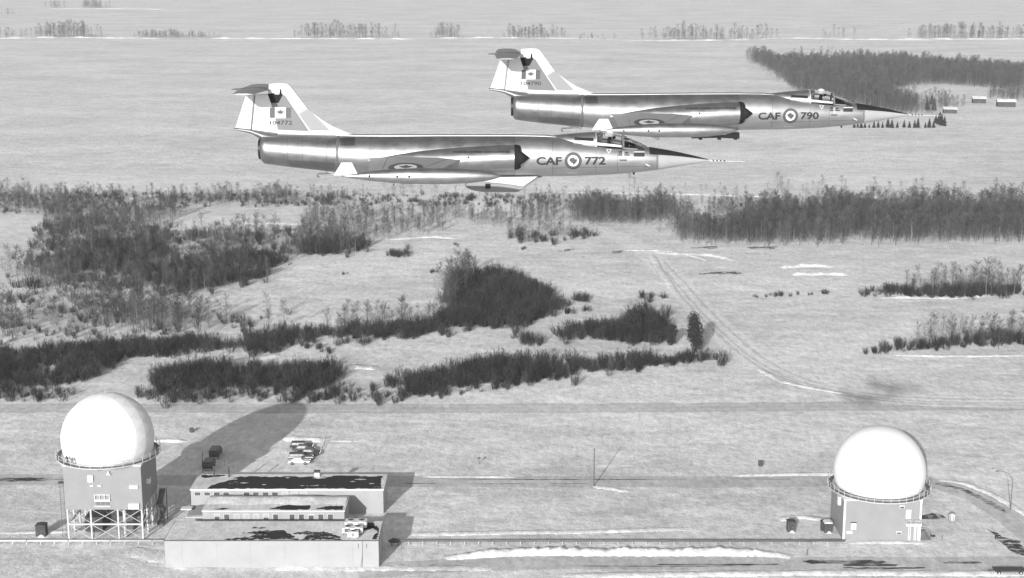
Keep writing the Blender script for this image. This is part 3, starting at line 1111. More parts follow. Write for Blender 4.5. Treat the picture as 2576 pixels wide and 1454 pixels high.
    def bar(nm, x0, y0, x1, y1, m_=JINK):
        decal(nm, [z2(x0, y0), z2(x1, y0), z2(x1, y1), z2(x0, y1)], [(0, 1, 2, 3)], fus_y, m_, t, 0.009)
    for q in ((1345, 292, 1380, 302), (1345, 306, 1376, 316), (1404, 300, 1436, 314), (1340, 322, 1382, 333), (1400, 322, 1448, 333), (1354, 370, 1422, 381)):
        bar('stencil_block', *q)
    bar('rescue_stencil', 1487, 306, 1588, 342)
    bar('rescue_stencil_border', 1487, 294, 1588, 302, JWHITE)
    bar('rescue_pole_mark', 1384, 292, 1390, 362, JWHITE)
    decal('vent_patch', [z2(1596, 405), z2(1636, 425), z2(1640, 438), z2(1600, 420)], [(0, 1, 2, 3)], fus_y, JWHITE, t, 0.012)
    bar('access_panel', 862, 490, 960, 500, ALU_LT)
    dc = (1350 + 1498 * .3494, 580 + 145 * .3494)
    decal('drain_hole', *disc_poly(dc[0], dc[1], 4.2, 14), trunk_y, JBLACK, t, 0.01)
    for q in ((1271, 568, 3.2), (1271, 664, 3.2)):
        decal('access_port', *ring_poly(q[0], q[1], 2.2, 4.0, 14), fus_y, STEEL_DK, t, 0.01)
    bar2 = lambda nm, pts, m_=STEEL_DK: decal(nm, pts, [tuple(range(len(pts)))], fus_y, m_, t, 0.006)
    bar2('panel_line', [(1241, 640), (1242.5, 640), (1244, 678), (1242.5, 678)])
    for px_, a_, b2_ in ((1150, 545, 660), (1210, 545, 668), (1306, 545, 680), (1480, 548, 600), (1640, 546, 590), (1810, 546, 582), (1960, 546, 575), (2210, 560, 700), (2383, 600, 697), (2470, 604, 690)):
        bar2('panel_line', [(px_, a_), (px_ + 1.3, a_), (px_ + 1.3, b2_), (px_, b2_)])
    for pa_, pb_ in (((2200, 672), (2600, 664)), ((1150, 600), (1340, 600)), ((1420, 566), (2040, 560))):
        bar2('panel_line', [pa_, pb_, (pb_[0], pb_[1] + 1.2), (pa_[0], pa_[1] + 1.2)])
    bar2('stained_panel', [(1150, 640), (1340, 652), (1340, 684), (1160, 664)], ALU_ST)
    bar2('stained_panel', [(1362, 550), (1420, 550), (1420, 582), (1362, 582)], ALU_ST)
    bar2('panel_line', [(2625, 600), (2633, 599), (2631, 675), (2626, 675)], JGREY)
    # store under the belly
    if recon:
        xa, zb = J(2166, 703)
        pts = [J(*p) for p in ((1930, 704), (2168, 703.5), (2076, 762), (2062, 765), (1930, 764), (1895, 758), (1868, 748), (1861, 738), (1862, 731), (1880, 726))]
        pod = MB()
        cxp, czp = J(1990, 735)
        ins = [(cxp + (p[0] - cxp) * 0.97, czp + (p[1] - czp) * 0.88) for p in pts]
        wv = [0.20 if p[1] > czp else 0.30 for p in pts]
        pod.rings([[(p[0], -w, p[1]) for p, w in zip(ins, wv)], [(p[0], -w * 0.7, p[1]) for p, w in zip(pts, wv)], [(p[0], w * 0.7, p[1]) for p, w in zip(pts, wv)], [(p[0], w, p[1]) for p, w in zip(ins, wv)]])
        podo = auto_smooth(pod.build('camera_pod', JGREY, t), 30)
        sh = [J(*p, -0.30) for p in ((1938, 727), (2003, 708), (2150, 706), (2092, 745), (2060, 739), (1990, 731))]
        MB().prism(sh, 'y', -0.335, -0.28).build('pod_shoulder', JWHITE, podo)
        q = [J(*p, -0.31) for p in ((1941, 735), (1960, 735), (1960, 754), (1941, 754))]
        MB().prism(q, 'y', -0.335, -0.28).build('camera_window', JBLACK, podo)
    else:
        # narrow dark rack on a centre pylon (given in pixels of the nearer jet)
        def K(px, py):
            return J(1960 + (px - 2859) * 122 / 107.9, 620 + (py - 444) * 122 / 107.9)
        pts = [K(*p) for p in ((2767, 545), (2890, 541), (2925, 533), (2959, 530), (2959, 553), (2945, 553), (2880, 549), (2768, 551))]
        rk = MB().prism(pts, 'y', -0.16, 0.16).build('bomb_rack', JBLACK, t, False, 0.02)
        for px in (2805, 2880, 2945):
            x, z = K(px, 551)
            MB().box(x - 0.06, x + 0.06, -0.1, 0.1, z - 0.06, z + 0.02).build('rack_lug', JBLACK, rk)
        pts = [K(*p) for p in ((2800, 515), (2900, 515), (2910, 538), (2790, 545))]
        MB().prism(pts, 'y', -0.06, 0.06).build('pylon', JGREY, t)
    pl = make_pilot((0, 0, 0), 'person in white helmet at the controls of the jet ' + ('with the pale camera pod' if recon else 'with the slim dark rack'))
    pl.location = Vector(loc) + Matrix.Rotation(-pitch, 3, 'Y') @ Vector((make_pilot_loc[0], 0, make_pilot_loc[1] - 0.36))
    return t


J2_O = Vector((0, 0, CAM_H)) + 57.1 * ray(2859 * PIX, 444 * PIX)
make_jet(J_O, '772', 'bare metal fighter jet marked CAF 772 with pale camera pod under its belly', 0.0, True)
make_jet(J2_O, '790', 'bare metal fighter jet marked CAF 790 with slim dark rack under its belly', math.radians(0.3), False, math.radians(1.9))

# ------------------------------------------------------------------ buildings
def wall_box(name, x0, x1, y0, y1, h, m, parent, z0=0.0):
    return MB().box(x0, x1, y0, y1, z0, h).build(name, m, parent)


def add_window(parent, x0, x1, z0, z1, y, pane=GLASS_DK, blind=0.0, depth=0.06, frame_m=TRIM):
    """window on a wall that faces -Y: frame, pane, sill"""
    w = MB()
    t = 0.06
    w.box(x0 - t, x1 + t, y - depth, y + 0.02, z1, z1 + t).box(x0 - t, x0, y - depth, y + 0.02, z0, z1).box(x1, x1 + t, y - depth, y + 0.02, z0, z1).box(x0 - t, x1 + t, y - depth - 0.04, y + 0.02, z0 - t, z0)
    win = w.build('window', frame_m, parent)
    zz = z1 - (z1 - z0) * blind
    if blind < 1:
        MB().box(x0, x1, y - 0.012, y + 0.02, z0, zz).build('pane', pane, win)
    if blind > 0:
        MB().box(x0, x1, y - 0.018, y + 0.02, zz, z1).build('blind', BLIND, win)
    return win


def roof_sheet(name, x0, x1, y0, y1, z, m, parent, jit=0.0, step=0.8, seed=1, poly=None):
    r = random.Random(seed)
    pts = poly or [(x0, y0), (x1, y0), (x1, y1), (x0, y1)]
    out = []
    for i in range(len(pts)):
        a, b = Vector(pts[i]), Vector(pts[(i + 1) % len(pts)])
        n = max(1, int((b - a).length / step)) if jit else 1
        nn = Vector((-(b - a).y, (b - a).x)).normalized()
        for k in range(n):
            q = a.lerp(b, k / n) + nn * (r.uniform(-jit, jit) if k else 0)
            out.append((q.x, q.y))
    bm = bmesh.new()
    bm.faces.new([bm.verts.new((p[0], p[1], z)) for p in out])
    bmesh.ops.triangulate(bm, faces=bm.faces)
    me = bpy.data.meshes.new(name)
    bm.to_mesh(me)
    bm.free()
    for p in me.polygons:
        if p.normal.z < 0:
            p.flip()
    me.materials.append(m)
    o = link(bpy.data.objects.new(name, me))
    o.parent = parent
    return o


PATCHY = patchy_mat('patchy_snow_roof', 0.56, 0.03, 0.62)
MELT = patchy_mat('melted_tar_roof', 0.33, 0.66, 0.025, 0.7, 0.03)

# back building: long, dark melted roof
bx0, bx1, by0, by1, bh = -61.7, -24.75, 280.55, 289.0, 5.0
t = thing('camp_building', 'long pale building with black melted roof and high windows by the car park', 'building', (0, 0, 0))
wall_box('wall', bx0, bx1, by0, by1, bh - 0.25, WALL_WHITE, t)
MB().box(bx0 - .15, bx1 + .15, by0 - .15, by1 + .15, bh - 0.25, bh).build('roof', TRIM, t)
roof_sheet('tar_patch', 0, 0, 0, 0, bh + 0.01, MELT, t, 0.35, 0.7, 3, [(-58.6, 280.75), (-25.2, 280.75), (-25.3, 288.0), (-34, 288.1), (-38, 287.6), (-44, 287.5), (-50, 287.9), (-54, 287.4), (-56, 284.6), (-57.5, 283.2)])
roof_sheet('roof_snow', 0, 0, 0, 0, bh + 0.005, ROOF_SNOW, t, 0.1, 1.5, 4, [(bx0, by0), (bx1, by0), (bx1, by1), (bx0, by1)])
roof_sheet('tar_patch', 0, 0, 0, 0, bh + 0.01, TAR, t, 0.3, 0.6, 5, [(-61, 287.4), (-60, 286.8), (-57.5, 287.6), (-55.6, 288.3), (-58, 288.7), (-61.2, 288.6)])
for k, (x, y, sx, sy) in enumerate(((-37.8, 286.9, 1.5, .5), (-36.4, 287.9, 1.3, .6), (-44, 287.0, .5, .3), (-29.6, 286.0, 1.2, .35), (-31, 284.8, .6, .3), (-48, 283, .5, .25), (-52, 284, .9, .35), (-55.2, 286.2, 1.6, .7), (-27.2, 283.6, .6, .25), (-40.5, 282.4, .6, .2))):
    roof_sheet('snow_patch', 0, 0, 0, 0, bh + 0.016, ROOF_SNOW, t, 0.12, 0.3, 10 + k, [(x - sx, y), (x, y - sy), (x + sx, y), (x, y + sy)])
for zx in (418, 508, 598, 686, 877, 964, 1054, 1143):
    x0 = -60.98 + (zx - 418) * 0.02054
    add_window(t, x0, x0 + 1.12, 3.68, 4.36, by0)
for zx in (1235, 1322, 1410):
    x0 = -60.98 + (zx - 418) * 0.02054
    add_window(t, x0, x0 + 1.12, 3.68, 4.36, by0, GLASS_DK, 1.0)
for x in (-28.6, -28.15):
    MB().tube((x, by0 - 0.05, 0), (x, by0 - 0.05, bh), 0.03).build('conduit', STEEL_LT, t)
MB().box(-38.8, -37.8, 287.4, 288.2, bh, bh + 0.9).build('chimney', TRIM, t)
MB().box(-38.9, -37.7, 287.3, 288.3, bh + 0.9, bh + 1.2).build('chimney_cap', DARK, t)
for x, y in ((-55.6, 287.6), (-58.5, 287.5)):
    p = MB().tube((x, y, bh), (x, y, bh + 1.9), 0.14, 0.14, 10).build('vent_pipe', DARK, t)
    MB().tube((x, y, bh + 1.9), (x, y, bh + 2.05), 0.26, 0.2, 10).build('vent_cap', STEEL_DK, p)

# middle building
mx0, mx1, my0, my1, mh = -57.4, -31.1, 270.0, 277.6, 4.6
t = thing('camp_building', 'low white building between the two longer ones with a row of square windows', 'building')
wall_box('wall', mx0, mx1, my0, my1, mh - 0.2, WALL_WHITE, t)
MB().box(mx0 - .12, mx1 + .12, my0 - .12, my1 + .12, mh - 0.2, mh).build('roof', TRIM, t)
roof_sheet('roof_snow', 0, 0, 0, 0, mh + 0.006, ROOF_SNOW, t, 0.06, 1, 7, [(mx0, my0), (mx1, my0), (mx1, my1), (mx0, my1)])
rows = []
for i in range(41):       # the drift along the back of the roof
    x = mx0 + 0.1 + (mx1 - mx0 - 0.2) * i / 40
    k = 0.6 + 0.25 * math.sin(i * 0.31) + 0.1 * math.sin(i * 0.9)
    rows.append([(x, my0 + 2.9 + 0.4 * math.sin(i * .4), mh), (x, my0 + 4.5, mh + 0.22 * k), (x, my0 + 6.0, mh + 0.42 * k), (x, my1 - 0.2, mh + 0.36 * k), (x, my1, mh)])
b = MB()
b.v = [p for r in rows for p in r]
b.f = [(i * 5 + j, i * 5 + j + 1, (i + 1) * 5 + j + 1, (i + 1) * 5 + j) for i in range(40) for j in range(4)]
b.build('snow_drift', SNOW_BANK, t, True)
for k, pl in enumerate(([(-45.2, 270.9), (-43, 272.6), (-41, 273.4), (-38, 273.3), (-37.6, 271.8), (-38, 270.4), (-42, 270.3)], [(-36.3, 271.4), (-34, 272.5), (-31.5, 272.3), (-31.4, 270.4), (-34, 270.3), (-36.4, 270.8)],
                        [(-55.6, 270.9), (-53.5, 271.3), (-52.2, 270.9), (-54, 270.4)])):
    roof_sheet('tar_patch', 0, 0, 0, 0, mh + 0.012, MELT, t, 0.2, 0.4, 30 + k, pl)
for zx, bl in ((600, .45), (690, 0), (782, 1), (873, 1), (963, 1), (1055, .6), (1145, 0), (1297, 0), (1385, 0), (1475, .25), (1565, 0), (1655, 0)):
    x0 = -55.2 + (zx - 600) * 0.01995
    add_window(t, x0, x0 + 0.95, 2.75, 3.85, my0, GLASS_DK, bl)
# small entry with a white canopy at its left end
MB().prism([(270.6, 0), (275.5, 0), (275.5, 3.6), (270.6, 3.0)], 'x', mx0 - 3.2, mx0).build('entry_porch', WALL_GREY, t)
MB().box(mx0 - 4.6, mx0 - 2.6, 272.5, 274.0, 3.75, 3.95).build('porch_canopy', TRIM, t)
MB().prism([(mx0 - 3.4, 3.0), (mx0, 3.0), (mx0, 3.12), (mx0 - 3.4, 3.08)], 'y', 270.5, 271.6).build('porch_roof', ROOF_SNOW, t)

# front building
fx0, fx1, fy0, fy1, fh = -60.9, -23.4, 254.0, 263.2, 5.1
t = thing('camp_building', 'windowless long white building with patchy snow roof carrying white cooling boxes', 'building')
wall_box('wall', fx0, fx1, fy0, fy1, fh - 0.14, WALL_WHITE, t)
MB().box(fx0 - .1, fx1 + .1, fy0 - .1, fy1 + .1, fh - 0.14, fh).build('roof_edge', STEEL_DK, t)
roof_sheet('roof_snow', 0, 0, 0, 0, fh + 0.008, ROOF_SNOW, t, 0.05, 1, 8, [(fx0, fy0 + .1), (fx1, fy0 + .1), (fx1, fy1), (fx0, fy1)])
for k, pl in enumerate(([(-50.5, 254.2), (-37.3, 254.2), (-38.8, 256.2), (-41, 258.9), (-44.5, 258.3), (-46.5, 255.6)], [(-37.2, 254.2), (-29.5, 254.2), (-31.2, 256.5), (-33.5, 258.3), (-36, 257.4), (-36.2, 256)],
                        [(-48, 257.2), (-44, 258.6), (-42.5, 258.2), (-45.5, 256.8)], [(-38.8, 257.3), (-36, 258.2), (-35, 257.3), (-37.5, 256.6)], [(-46.5, 260.1), (-44, 260.2), (-44.3, 259.7), (-46.4, 259.6)])):
    roof_sheet('melted_patch', 0, 0, 0, 0, fh + 0.014, PATCHY, t, 0.35, 0.45, 50 + k, pl)
roof_sheet('melted_patch', 0, 0, 0, 0, fh + 0.014, TAR, t, 0.2, 0.4, 60, [(-26.6, 261.0), (-24.2, 260.8), (-23.6, 258), (-23.7, 254.5), (-24.5, 254.4), (-24.4, 256.2), (-23.9, 258), (-25, 259.8), (-27, 259.0)])
roof_sheet('melted_patch', 0, 0, 0, 0, fh + 0.014, TAR, t, 0.3, 0.4, 61, [(-26.9, 258.0), (-24.6, 259.8), (-25.0, 262.6), (-27, 262.8)])
# wall panel joints, downpipe and brackets
for x in (-57.9, -51.8, -45.9, -39.9, -33.9, -28.0):
    MB().box(x - 0.02, x + 0.02, fy0 - 0.012, fy0 + 0.02, 0.05, fh - 0.3).build('panel_joint', WALL_GREY, t)
MB().path([(-26.2, fy0 - 0.06, fh - .1), (-26.25, fy0 - 0.06, 2.4), (-26.6, fy0 - 0.06, 0.0)], 0.035).path([(-26.25, fy0 - 0.06, 2.4), (-26.3, fy0 - 0.06, 0)], 0.03).build('downpipe', STEEL_DK, t)
for x in (-26.95, -25.5):
    MB().tube((x, fy0 - 0.06, fh - 0.7), (x, fy0 - 0.06, fh - 1.5), 0.045).build('wall_bracket', STEEL_DK, t)
for zx in (1880, 1980):
    pass
# rooftop cooling units
for k, (x, y, sx, sy, h, lb) in enumerate(((-27.9, 260.2, 3.9, 2.0, 1.0, 'wide white cooling box with two fans at the back of the patchy roof'), (-28.2, 257.3, 3.6, 1.5, 0.95, 'white cooling box standing on four legs in the middle of the patchy roof'),
                                         (-27.9, 255.2, 1.9, 1.3, 0.9, 'small white box near the front edge of the patchy roof'))):
    u = thing('cooling_unit', lb, 'cooling unit', (x, y, fh))
    MB().box(-sx / 2, sx / 2, -sy / 2, sy / 2, 0.3, 0.3 + h).build('casing', TRIM, u, False, 0.04)
    for ax in (-1, 1):
        for ay in (-1, 1):
            MB().box(ax * (sx / 2 - .2) - .05, ax * (sx / 2 - .2) + .05, ay * (sy / 2 - .15) - .05, ay * (sy / 2 - .15) + .05, -0.02, 0.32).build('leg', STEEL_DK, u)
    nf = 2 if sx > 2 else 1
    for q in range(nf):
        fxx = (q - (nf - 1) / 2) * sx * 0.5
        MB().tube((fxx, 0, 0.28 + h), (fxx, 0, 0.42 + h), min(0.55, sy * .35), min(0.55, sy * .35), 16).build('fan_ring', STEEL_LT, u)
        MB().tube((fxx, 0, 0.42 + h), (fxx, 0, 0.425 + h), min(0.48, sy * .3), min(0.48, sy * .3), 16).build('fan_grille', DARK, u)
        MB().box(fxx - sx * .14, fxx + sx * .14, -sy / 2 - 0.02, -sy / 2 + 0.05, 0.45, 0.2 + h).build('louvre', STEEL_DK if k == 1 else WALL_GREY, u)

# ------------------------------------------------------------------ radar towers
def railing(parent, cx, cy, z, r, a0, a1, n, h=1.1, m=STEEL_LT):
    pts = [(cx + r * math.cos(a0 + (a1 - a0) * k / n), cy + r * math.sin(a0 + (a1 - a0) * k / n)) for k in range(n + 1)]
    for p in pts[:-1] if abs(a1 - a0) > 6.2 else pts:
        MB().tube((p[0], p[1], z), (p[0], p[1], z + h), 0.045).build('railing_post', m, parent)
    for zz in (0.55, 1.1):
        MB().path([(p[0], p[1], z + zz * h / 1.1) for p in pts], 0.035).build('rail', m, parent)


def ring_deck(cx, cy, z, r0, r1, th, n=48):
    rings = []
    for i in range(n + 1):
        a = 2 * math.pi * i / n
        ca, sa = math.cos(a), math.sin(a)
        rings.append([(cx + r * ca, cy + r * sa, zz) for r, zz in ((r0, z - th), (r1, z - th), (r1, z), (r0, z))])
    return MB().rings(rings, False)


LX0, LX1, LY0, LY1 = -81.75, -67.6, 266.75, 278.6
lcx, lcy = -75.1, 273.5
t = thing('radar_tower', 'tall radar tower on open steel legs carrying the faceted radome', 'tower', (0, 0, 0))
MB().box(LX0, LX1, LY0, LY1, 6.0, 14.35).build('cabin', WALL_GREY, t)
MB().box(LX0 - .12, LX1 + .12, LY0 - .12, LY1 + .12, 14.35, 14.6).build('roof', TRIM, t)
colx = (-81.49, -77.24, -72.27, -67.87)
coly = (267.0, 270.8, 274.6, 278.3)
for i, x in enumerate(colx):
    for j, y in enumerate(coly):
        if i in (0, 3) or j in (0, 3):
            MB().box(x - .14, x + .14, y - .14, y + .14, -0.02, 6.02).build('leg', STEEL_LT, t)
for yy in (267.0, 278.3):
    MB().box(colx[0], colx[3], yy - .13, yy + .13, 2.95, 3.22).build('cross_beam', STEEL_LT, t)
    for a, b_ in zip(colx[:-1], colx[1:]):
        for z0, z1 in ((0.05, 2.95), (3.2, 6.0)):
            MB().tube((a, yy - .05, z0), (b_, yy - .05, z1), 0.055).build('brace', STEEL_LT, t)
            MB().tube((a, yy + .07, z1), (b_, yy + .07, z0), 0.055).build('brace', STEEL_LT, t)
for xx in (colx[0], colx[3]):
    MB().box(xx - .13, xx + .13, coly[0], coly[3], 2.95, 3.22).build('cross_beam', STEEL_LT, t)
    for a, b_ in zip(coly[:-1], coly[1:]):
        for z0, z1 in ((0.05, 2.95), (3.2, 6.0)):
            MB().tube((xx - .05, a, z0), (xx - .05, b_, z1), 0.055).build('brace', STEEL_LT, t)
            MB().tube((xx + .07, a, z1), (xx + .07, b_, z0), 0.055).build('brace', STEEL_LT, t)
MB().tube((-71.55, 268.6, 0), (-71.55, 268.6, 6.02), 0.36, 0.36, 14).tube((-71.55, 268.6, 0.7), (-71.55, 268.6, 0.95), 0.42, 0.42, 14).build('drain_column', STEEL_LT, t, True)
MB().box(-79.6, -76.4, 271.0, 277.5, 0, 2.9).build('ground_cabin', DARK, t)
MB().box(-74.0, -69.2, 272.2, 277.5, 0, 2.6).build('plant_cabin', STEEL_DK, t)
for x in (-75.2, -72.8, -70.2):
    MB().path([(x, 270.0, 6.0), (x, 270.2, 4.2), (x + 1.4, 272.6, 3.6), (x + 1.4, 276, 3.5)], 0.14, 8).build('duct_pipe', STEEL_DK, t, True)
# wall fittings
def zt5(zx, zy):
    return -81.7 + (zx - 218) / (863 - 218) * 14.05, 14.5 - (zy - 645) / (1012 - 645) * 8.5


def fitting(nm, zx0, zx1, zy0, zy1, d, m, parent=t, f=zt5, y=266.75):
    (x0, z1), (x1, z0) = f(zx0, zy0), f(zx1, zy1)
    return MB().box(x0, x1, y - d, y + 0.01, z0, z1).build(nm, m, parent)


fitting('hatch', 420, 465, 725, 780, 0.35, TRIM)
fitting('wall_lamp', 436, 464, 806, 816, 0.3, TRIM)
fitting('wall_lamp', 500, 530, 806, 816, 0.3, TRIM)
bal = fitting('balcony_floor', 466, 598, 925, 940, 0.35, TRIM)
fitting('balcony_ledge', 466, 598, 978, 984, 0.35, TRIM)
fitting('balcony_rail', 462, 596, 884, 888, 0.3, TRIM)
for zx in (468, 510, 550, 592):
    fitting('balcony_post', zx, zx + 4, 888, 925, 0.3, TRIM)
for zx in (474, 515, 556):
    fitting('louvre', zx, zx + 34, 943, 974, 0.05, mat('louvre_grey', 0.16, 0.7, 0, 0.1, 2))
fitting('vent_hood', 765, 835, 808, 834, 0.35, TRIM)
fitting('vent_hood', 750, 838, 958, 1004, 0.4, TRIM)
fitting('beacon_arm', 590, 604, 690, 712, 0.5, TRIM)
fitting('beacon_head', 580, 614, 710, 716, 0.6, TRIM)
MB().box(-67.6, -67.0, 270.5, 271.6, 9.6, 10.6).build('side_hood', TRIM, t)
# ladder on the left
for x in (-83.1, -82.4):
    MB().tube((x, 268.5, 0), (x, 268.5, 10.6), 0.04).build('ladder_rail', STEEL_DK, t)
for k in range(24):
    MB().tube((-83.1, 268.5, 0.4 + k * .43), (-82.4, 268.5, 0.4 + k * .43), 0.022, 0.022, 4).build('rung', STEEL_DK, t)
MB().box(-83.3, -81.7, 267.9, 269.1, 10.5, 10.65).build('ladder_landing', STEEL_DK, t)
# stair frame on the right side
for y in (274.4, 277.6):
    for x in (-66.9, -65.7):
        MB().box(x - .07, x + .07, y - .07, y + .07, 0, 6.4).build('stair_post', STEEL_DK, t)
for k in range(3):
    MB().prism([(274.4, 0.2 + k * 2), (274.7, 0.2 + k * 2), (277.6, 2.2 + k * 2), (277.3, 2.2 + k * 2)] if k % 2 == 0 else [(277.6, 0.2 + k * 2), (277.3, 0.2 + k * 2), (274.4, 2.2 + k * 2), (274.7, 2.2 + k * 2)], 'x', -66.9, -65.8).build('stair_flight', STEEL_DK, t)
# walkway round the radome
deck = ring_deck(lcx, lcy, 14.75, 7.2, 9.5, 0.16).build('walkway', STEEL_LT, t)
ring_deck(lcx, lcy, 14.765, 8.6, 9.42, 0.01).build('walkway_grating', STEEL_DK, t)
for k in range(16):
    a = 2 * math.pi * k / 16
    MB().tube((lcx + 7.0 * math.cos(a), lcy + 7.0 * math.sin(a), 13.6), (lcx + 9.3 * math.cos(a), lcy + 9.3 * math.sin(a), 14.62), 0.06).build('bracket', STEEL_LT, t)
railing(t, lcx, lcy, 14.75, 9.45, 0, 2 * math.pi, 30)

# left radome: faceted panels
t = thing('radome', 'big white faceted radome dome on the tall tower with steel legs', 'radome', (lcx, lcy, 14.75))
R0, ZC = 8.5, 2.85
bm = bmesh.new()
bmesh.ops.create_icosphere(bm, subdivisions=3, radius=R0)
bmesh.ops.rotate(bm, verts=bm.verts, cent=(0, 0, 0), matrix=Matrix.Rotation(0.35, 3, 'X') @ Matrix.Rotation(0.5, 3, 'Z'))
for f in bm.faces:
    pts = [v.co.copy() for v in f.verts]
    if max(p.z for p in pts) + ZC < 0.05:
        continue
    cen = sum(pts, Vector()) / 3
    nrm = cen.normalized()
    outer = [cen + (p - cen) * 0.988 for p in pts]
    b = MB()
    K = 3
    idx = {}
    for i in range(K + 1):
        for j in range(K + 1 - i):
            q = outer[0] * (1 - (i + j) / K) + outer[1] * (i / K) + outer[2] * (j / K)
            q = q.lerp(q.normalized() * R0, 0.45)
            idx[i, j] = len(b.v)
            b.v.append((q.x, q.y, max(q.z + ZC, -0.02)))
    for i in range(K):
        for j in range(K - i):
            b.f.append((idx[i, j], idx[i + 1, j], idx[i, j + 1]))
            if i + j < K - 1:
                b.f.append((idx[i + 1, j], idx[i + 1, j + 1], idx[i, j + 1]))
    edge = [idx[i, 0] for i in range(K)] + [idx[K - i, i] for i in range(K)] + [idx[0, K - i] for i in range(K)]
    n0 = len(b.v)
    for e in edge:
        q = Vector(b.v[e]) - nrm * 0.08
        b.v.append(tuple(q))
    for k in range(len(edge)):
        k2 = (k + 1) % len(edge)
        b.f.append((edge[k], edge[k2], n0 + k2, n0 + k))
    b.build('panel', RADOME, t)
bm.free()
rr = []
for k in range(15):
    th = math.pi * 0.5 - (math.pi * 0.5 + math.asin(ZC / R0)) * k / 14
    r_ = max(0.02, 8.28 * math.cos(th))
    rr.append([(r_ * math.cos(2 * math.pi * i / 32), r_ * math.sin(2 * math.pi * i / 32), ZC + 8.28 * math.sin(th)) for i in range(32)])
MB().rings(rr).build('inner_skin', RADOME, t, True)
MB().tube((0, 0, ZC + R0 - 0.1), (0, 0, ZC + R0 + 1.3), 0.05, 0.02).build('lightning_rod', STEEL_LT, t)
ring_deck(0, 0, 0.22, 7.6, 8.35, 0.24).build('base_ring', STEEL_LT, t)

# right tower
RX0, RX1, RY0, RY1 = 60.8, 75.0, 266.67, 278.0
rcx, rcy = 68.7, 273.7
t = thing('radar_tower', 'squat grey radar building standing straight on the snow under a smooth radome', 'tower')
MB().box(RX0, RX1, RY0, RY1, -0.02, 7.75).build('wall', WALL_GREY, t)
MB().box(RX0 - .12, RX1 + .12, RY0 - .12, RY1 + .12, 7.75, 7.98).build('roof', TRIM, t)
for x in (RX0 + .12, RX1 - .12):
    MB().box(x - .18, x + .18, RY0 - .05, RY0 + .02, 0, 7.75).build('corner_post', TRIM, t)


def zr4(zx, zy):
    return 60.8 + (zx - 1010) / (2150 - 1010) * 14.15, 7.84 * (1040 - zy) / (1040 - 450)


def rfit(nm, a, b_, c, d, dep, m):
    return fitting(nm, a, b_, c, d, dep, m, t, zr4, RY0)


for q in ((1832, 1895, 540, 568), (1805, 1870, 918, 942)):
    w_ = rfit('window', q[0] - 6, q[1] + 6, q[2] - 12, q[3] + 4, 0.06, TRIM)
    (x0, z1), (x1, z0) = zr4(q[0], q[2]), zr4(q[1], q[3])
    MB().box(x0, x1, RY0 - 0.09, RY0, z0, z1).build('pane', GLASS_DK, w_)
rfit('upper_door', 1925, 2000, 590, 715, 0.08, TRIM)
rfit('landing', 1915, 2140, 765, 800, 1.1, TRIM)
rfit('landing_rail', 1915, 2140, 722, 728, 1.08, STEEL_LT)
for zx in (1917, 1990, 2060, 2134):
    rfit('landing_post', zx, zx + 5, 726, 770, 1.08, STEEL_LT)
rfit('landing_grating', 1920, 2105, 742, 764, 0.1, STEEL_DK)
dr = rfit('side_door', 1125, 1200, 778, 875, 0.08, TRIM)
rfit('door_hood', 1115, 1200, 768, 778, 0.3, DARK)
rfit('door_step', 1055, 1140, 890, 925, 0.5, TRIM)
for zx in (1975, 2000, 2060, 2080, 2110):
    rfit('cable_duct', zx, zx + 8, 800, 1035, 0.12, TRIM)
MB().box(RX0 - 0.5, RX0, 269.5, 270.6, 5.8, 7.4).build('side_vent_hood', TRIM, t)
MB().prism([(RX1, 0.0), (RX1 + 2.2, 0.0), (RX1 + 0.9, 1.75), (RX1, 1.75)], 'y', RY0 + 0.2, RY0 + 0.28).build('stair_side', STEEL_DK, t)
for k in range(5):
    MB().box(RX1 + 0.85 + k * 0.27, RX1 + 1.15 + k * 0.27, RY0 + 0.2, RY0 + 1.2, 1.4 - k * .35, 1.5 - k * .35).build('step', STEEL_LT, t)
MB().path([(RX1 + 0.1, RY0 + .2, 2.5), (RX1 + 0.9, RY0 + .2, 2.5), (RX1 + 2.3, RY0 + .2, 0.8), (RX1 + 2.3, RY0 + .2, 0)], 0.04).build('handrail', STEEL_DK, t)
deck = ring_deck(rcx, rcy, 8.12, 7.2, 9.5, 0.16).build('walkway', STEEL_LT, t)
ring_deck(rcx, rcy, 8.135, 8.6, 9.42, 0.01).build('walkway_grating', STEEL_DK, t)
for k in range(16):
    a = 2 * math.pi * k / 16
    MB().tube((rcx + 7.0 * math.cos(a), rcy + 7.0 * math.sin(a), 7.0), (rcx + 9.3 * math.cos(a), rcy + 9.3 * math.sin(a), 7.99), 0.06).build('bracket', STEEL_LT, t)
railing(t, rcx, rcy, 8.12, 9.45, 0, 2 * math.pi, 40, 1.15)
t = thing('radome', 'smooth white inflated radome on the squat grey building', 'radome', (rcx, rcy, 8.12))
rr = []
R1 = 8.45
for k in range(25):
    th = math.pi * 0.5 - (math.pi * 0.5 + 0.36) * k / 24
    sq = 1 + 0.03 * math.sin(2 * th)
    r_ = max(0.02, R1 * math.cos(th) ** 0.97)
    rr.append([(r_ * math.cos(2 * math.pi * i / 64), r_ * math.sin(2 * math.pi * i / 64), 2.95 + R1 * math.sin(th)) for i in range(64)])
MB().rings(rr).build('dome_skin', RADOME2, t, True)
ring_deck(0, 0, 0.3, 7.3, 8.05, 0.32, 64).build('base_ring', STEEL_DK, t)

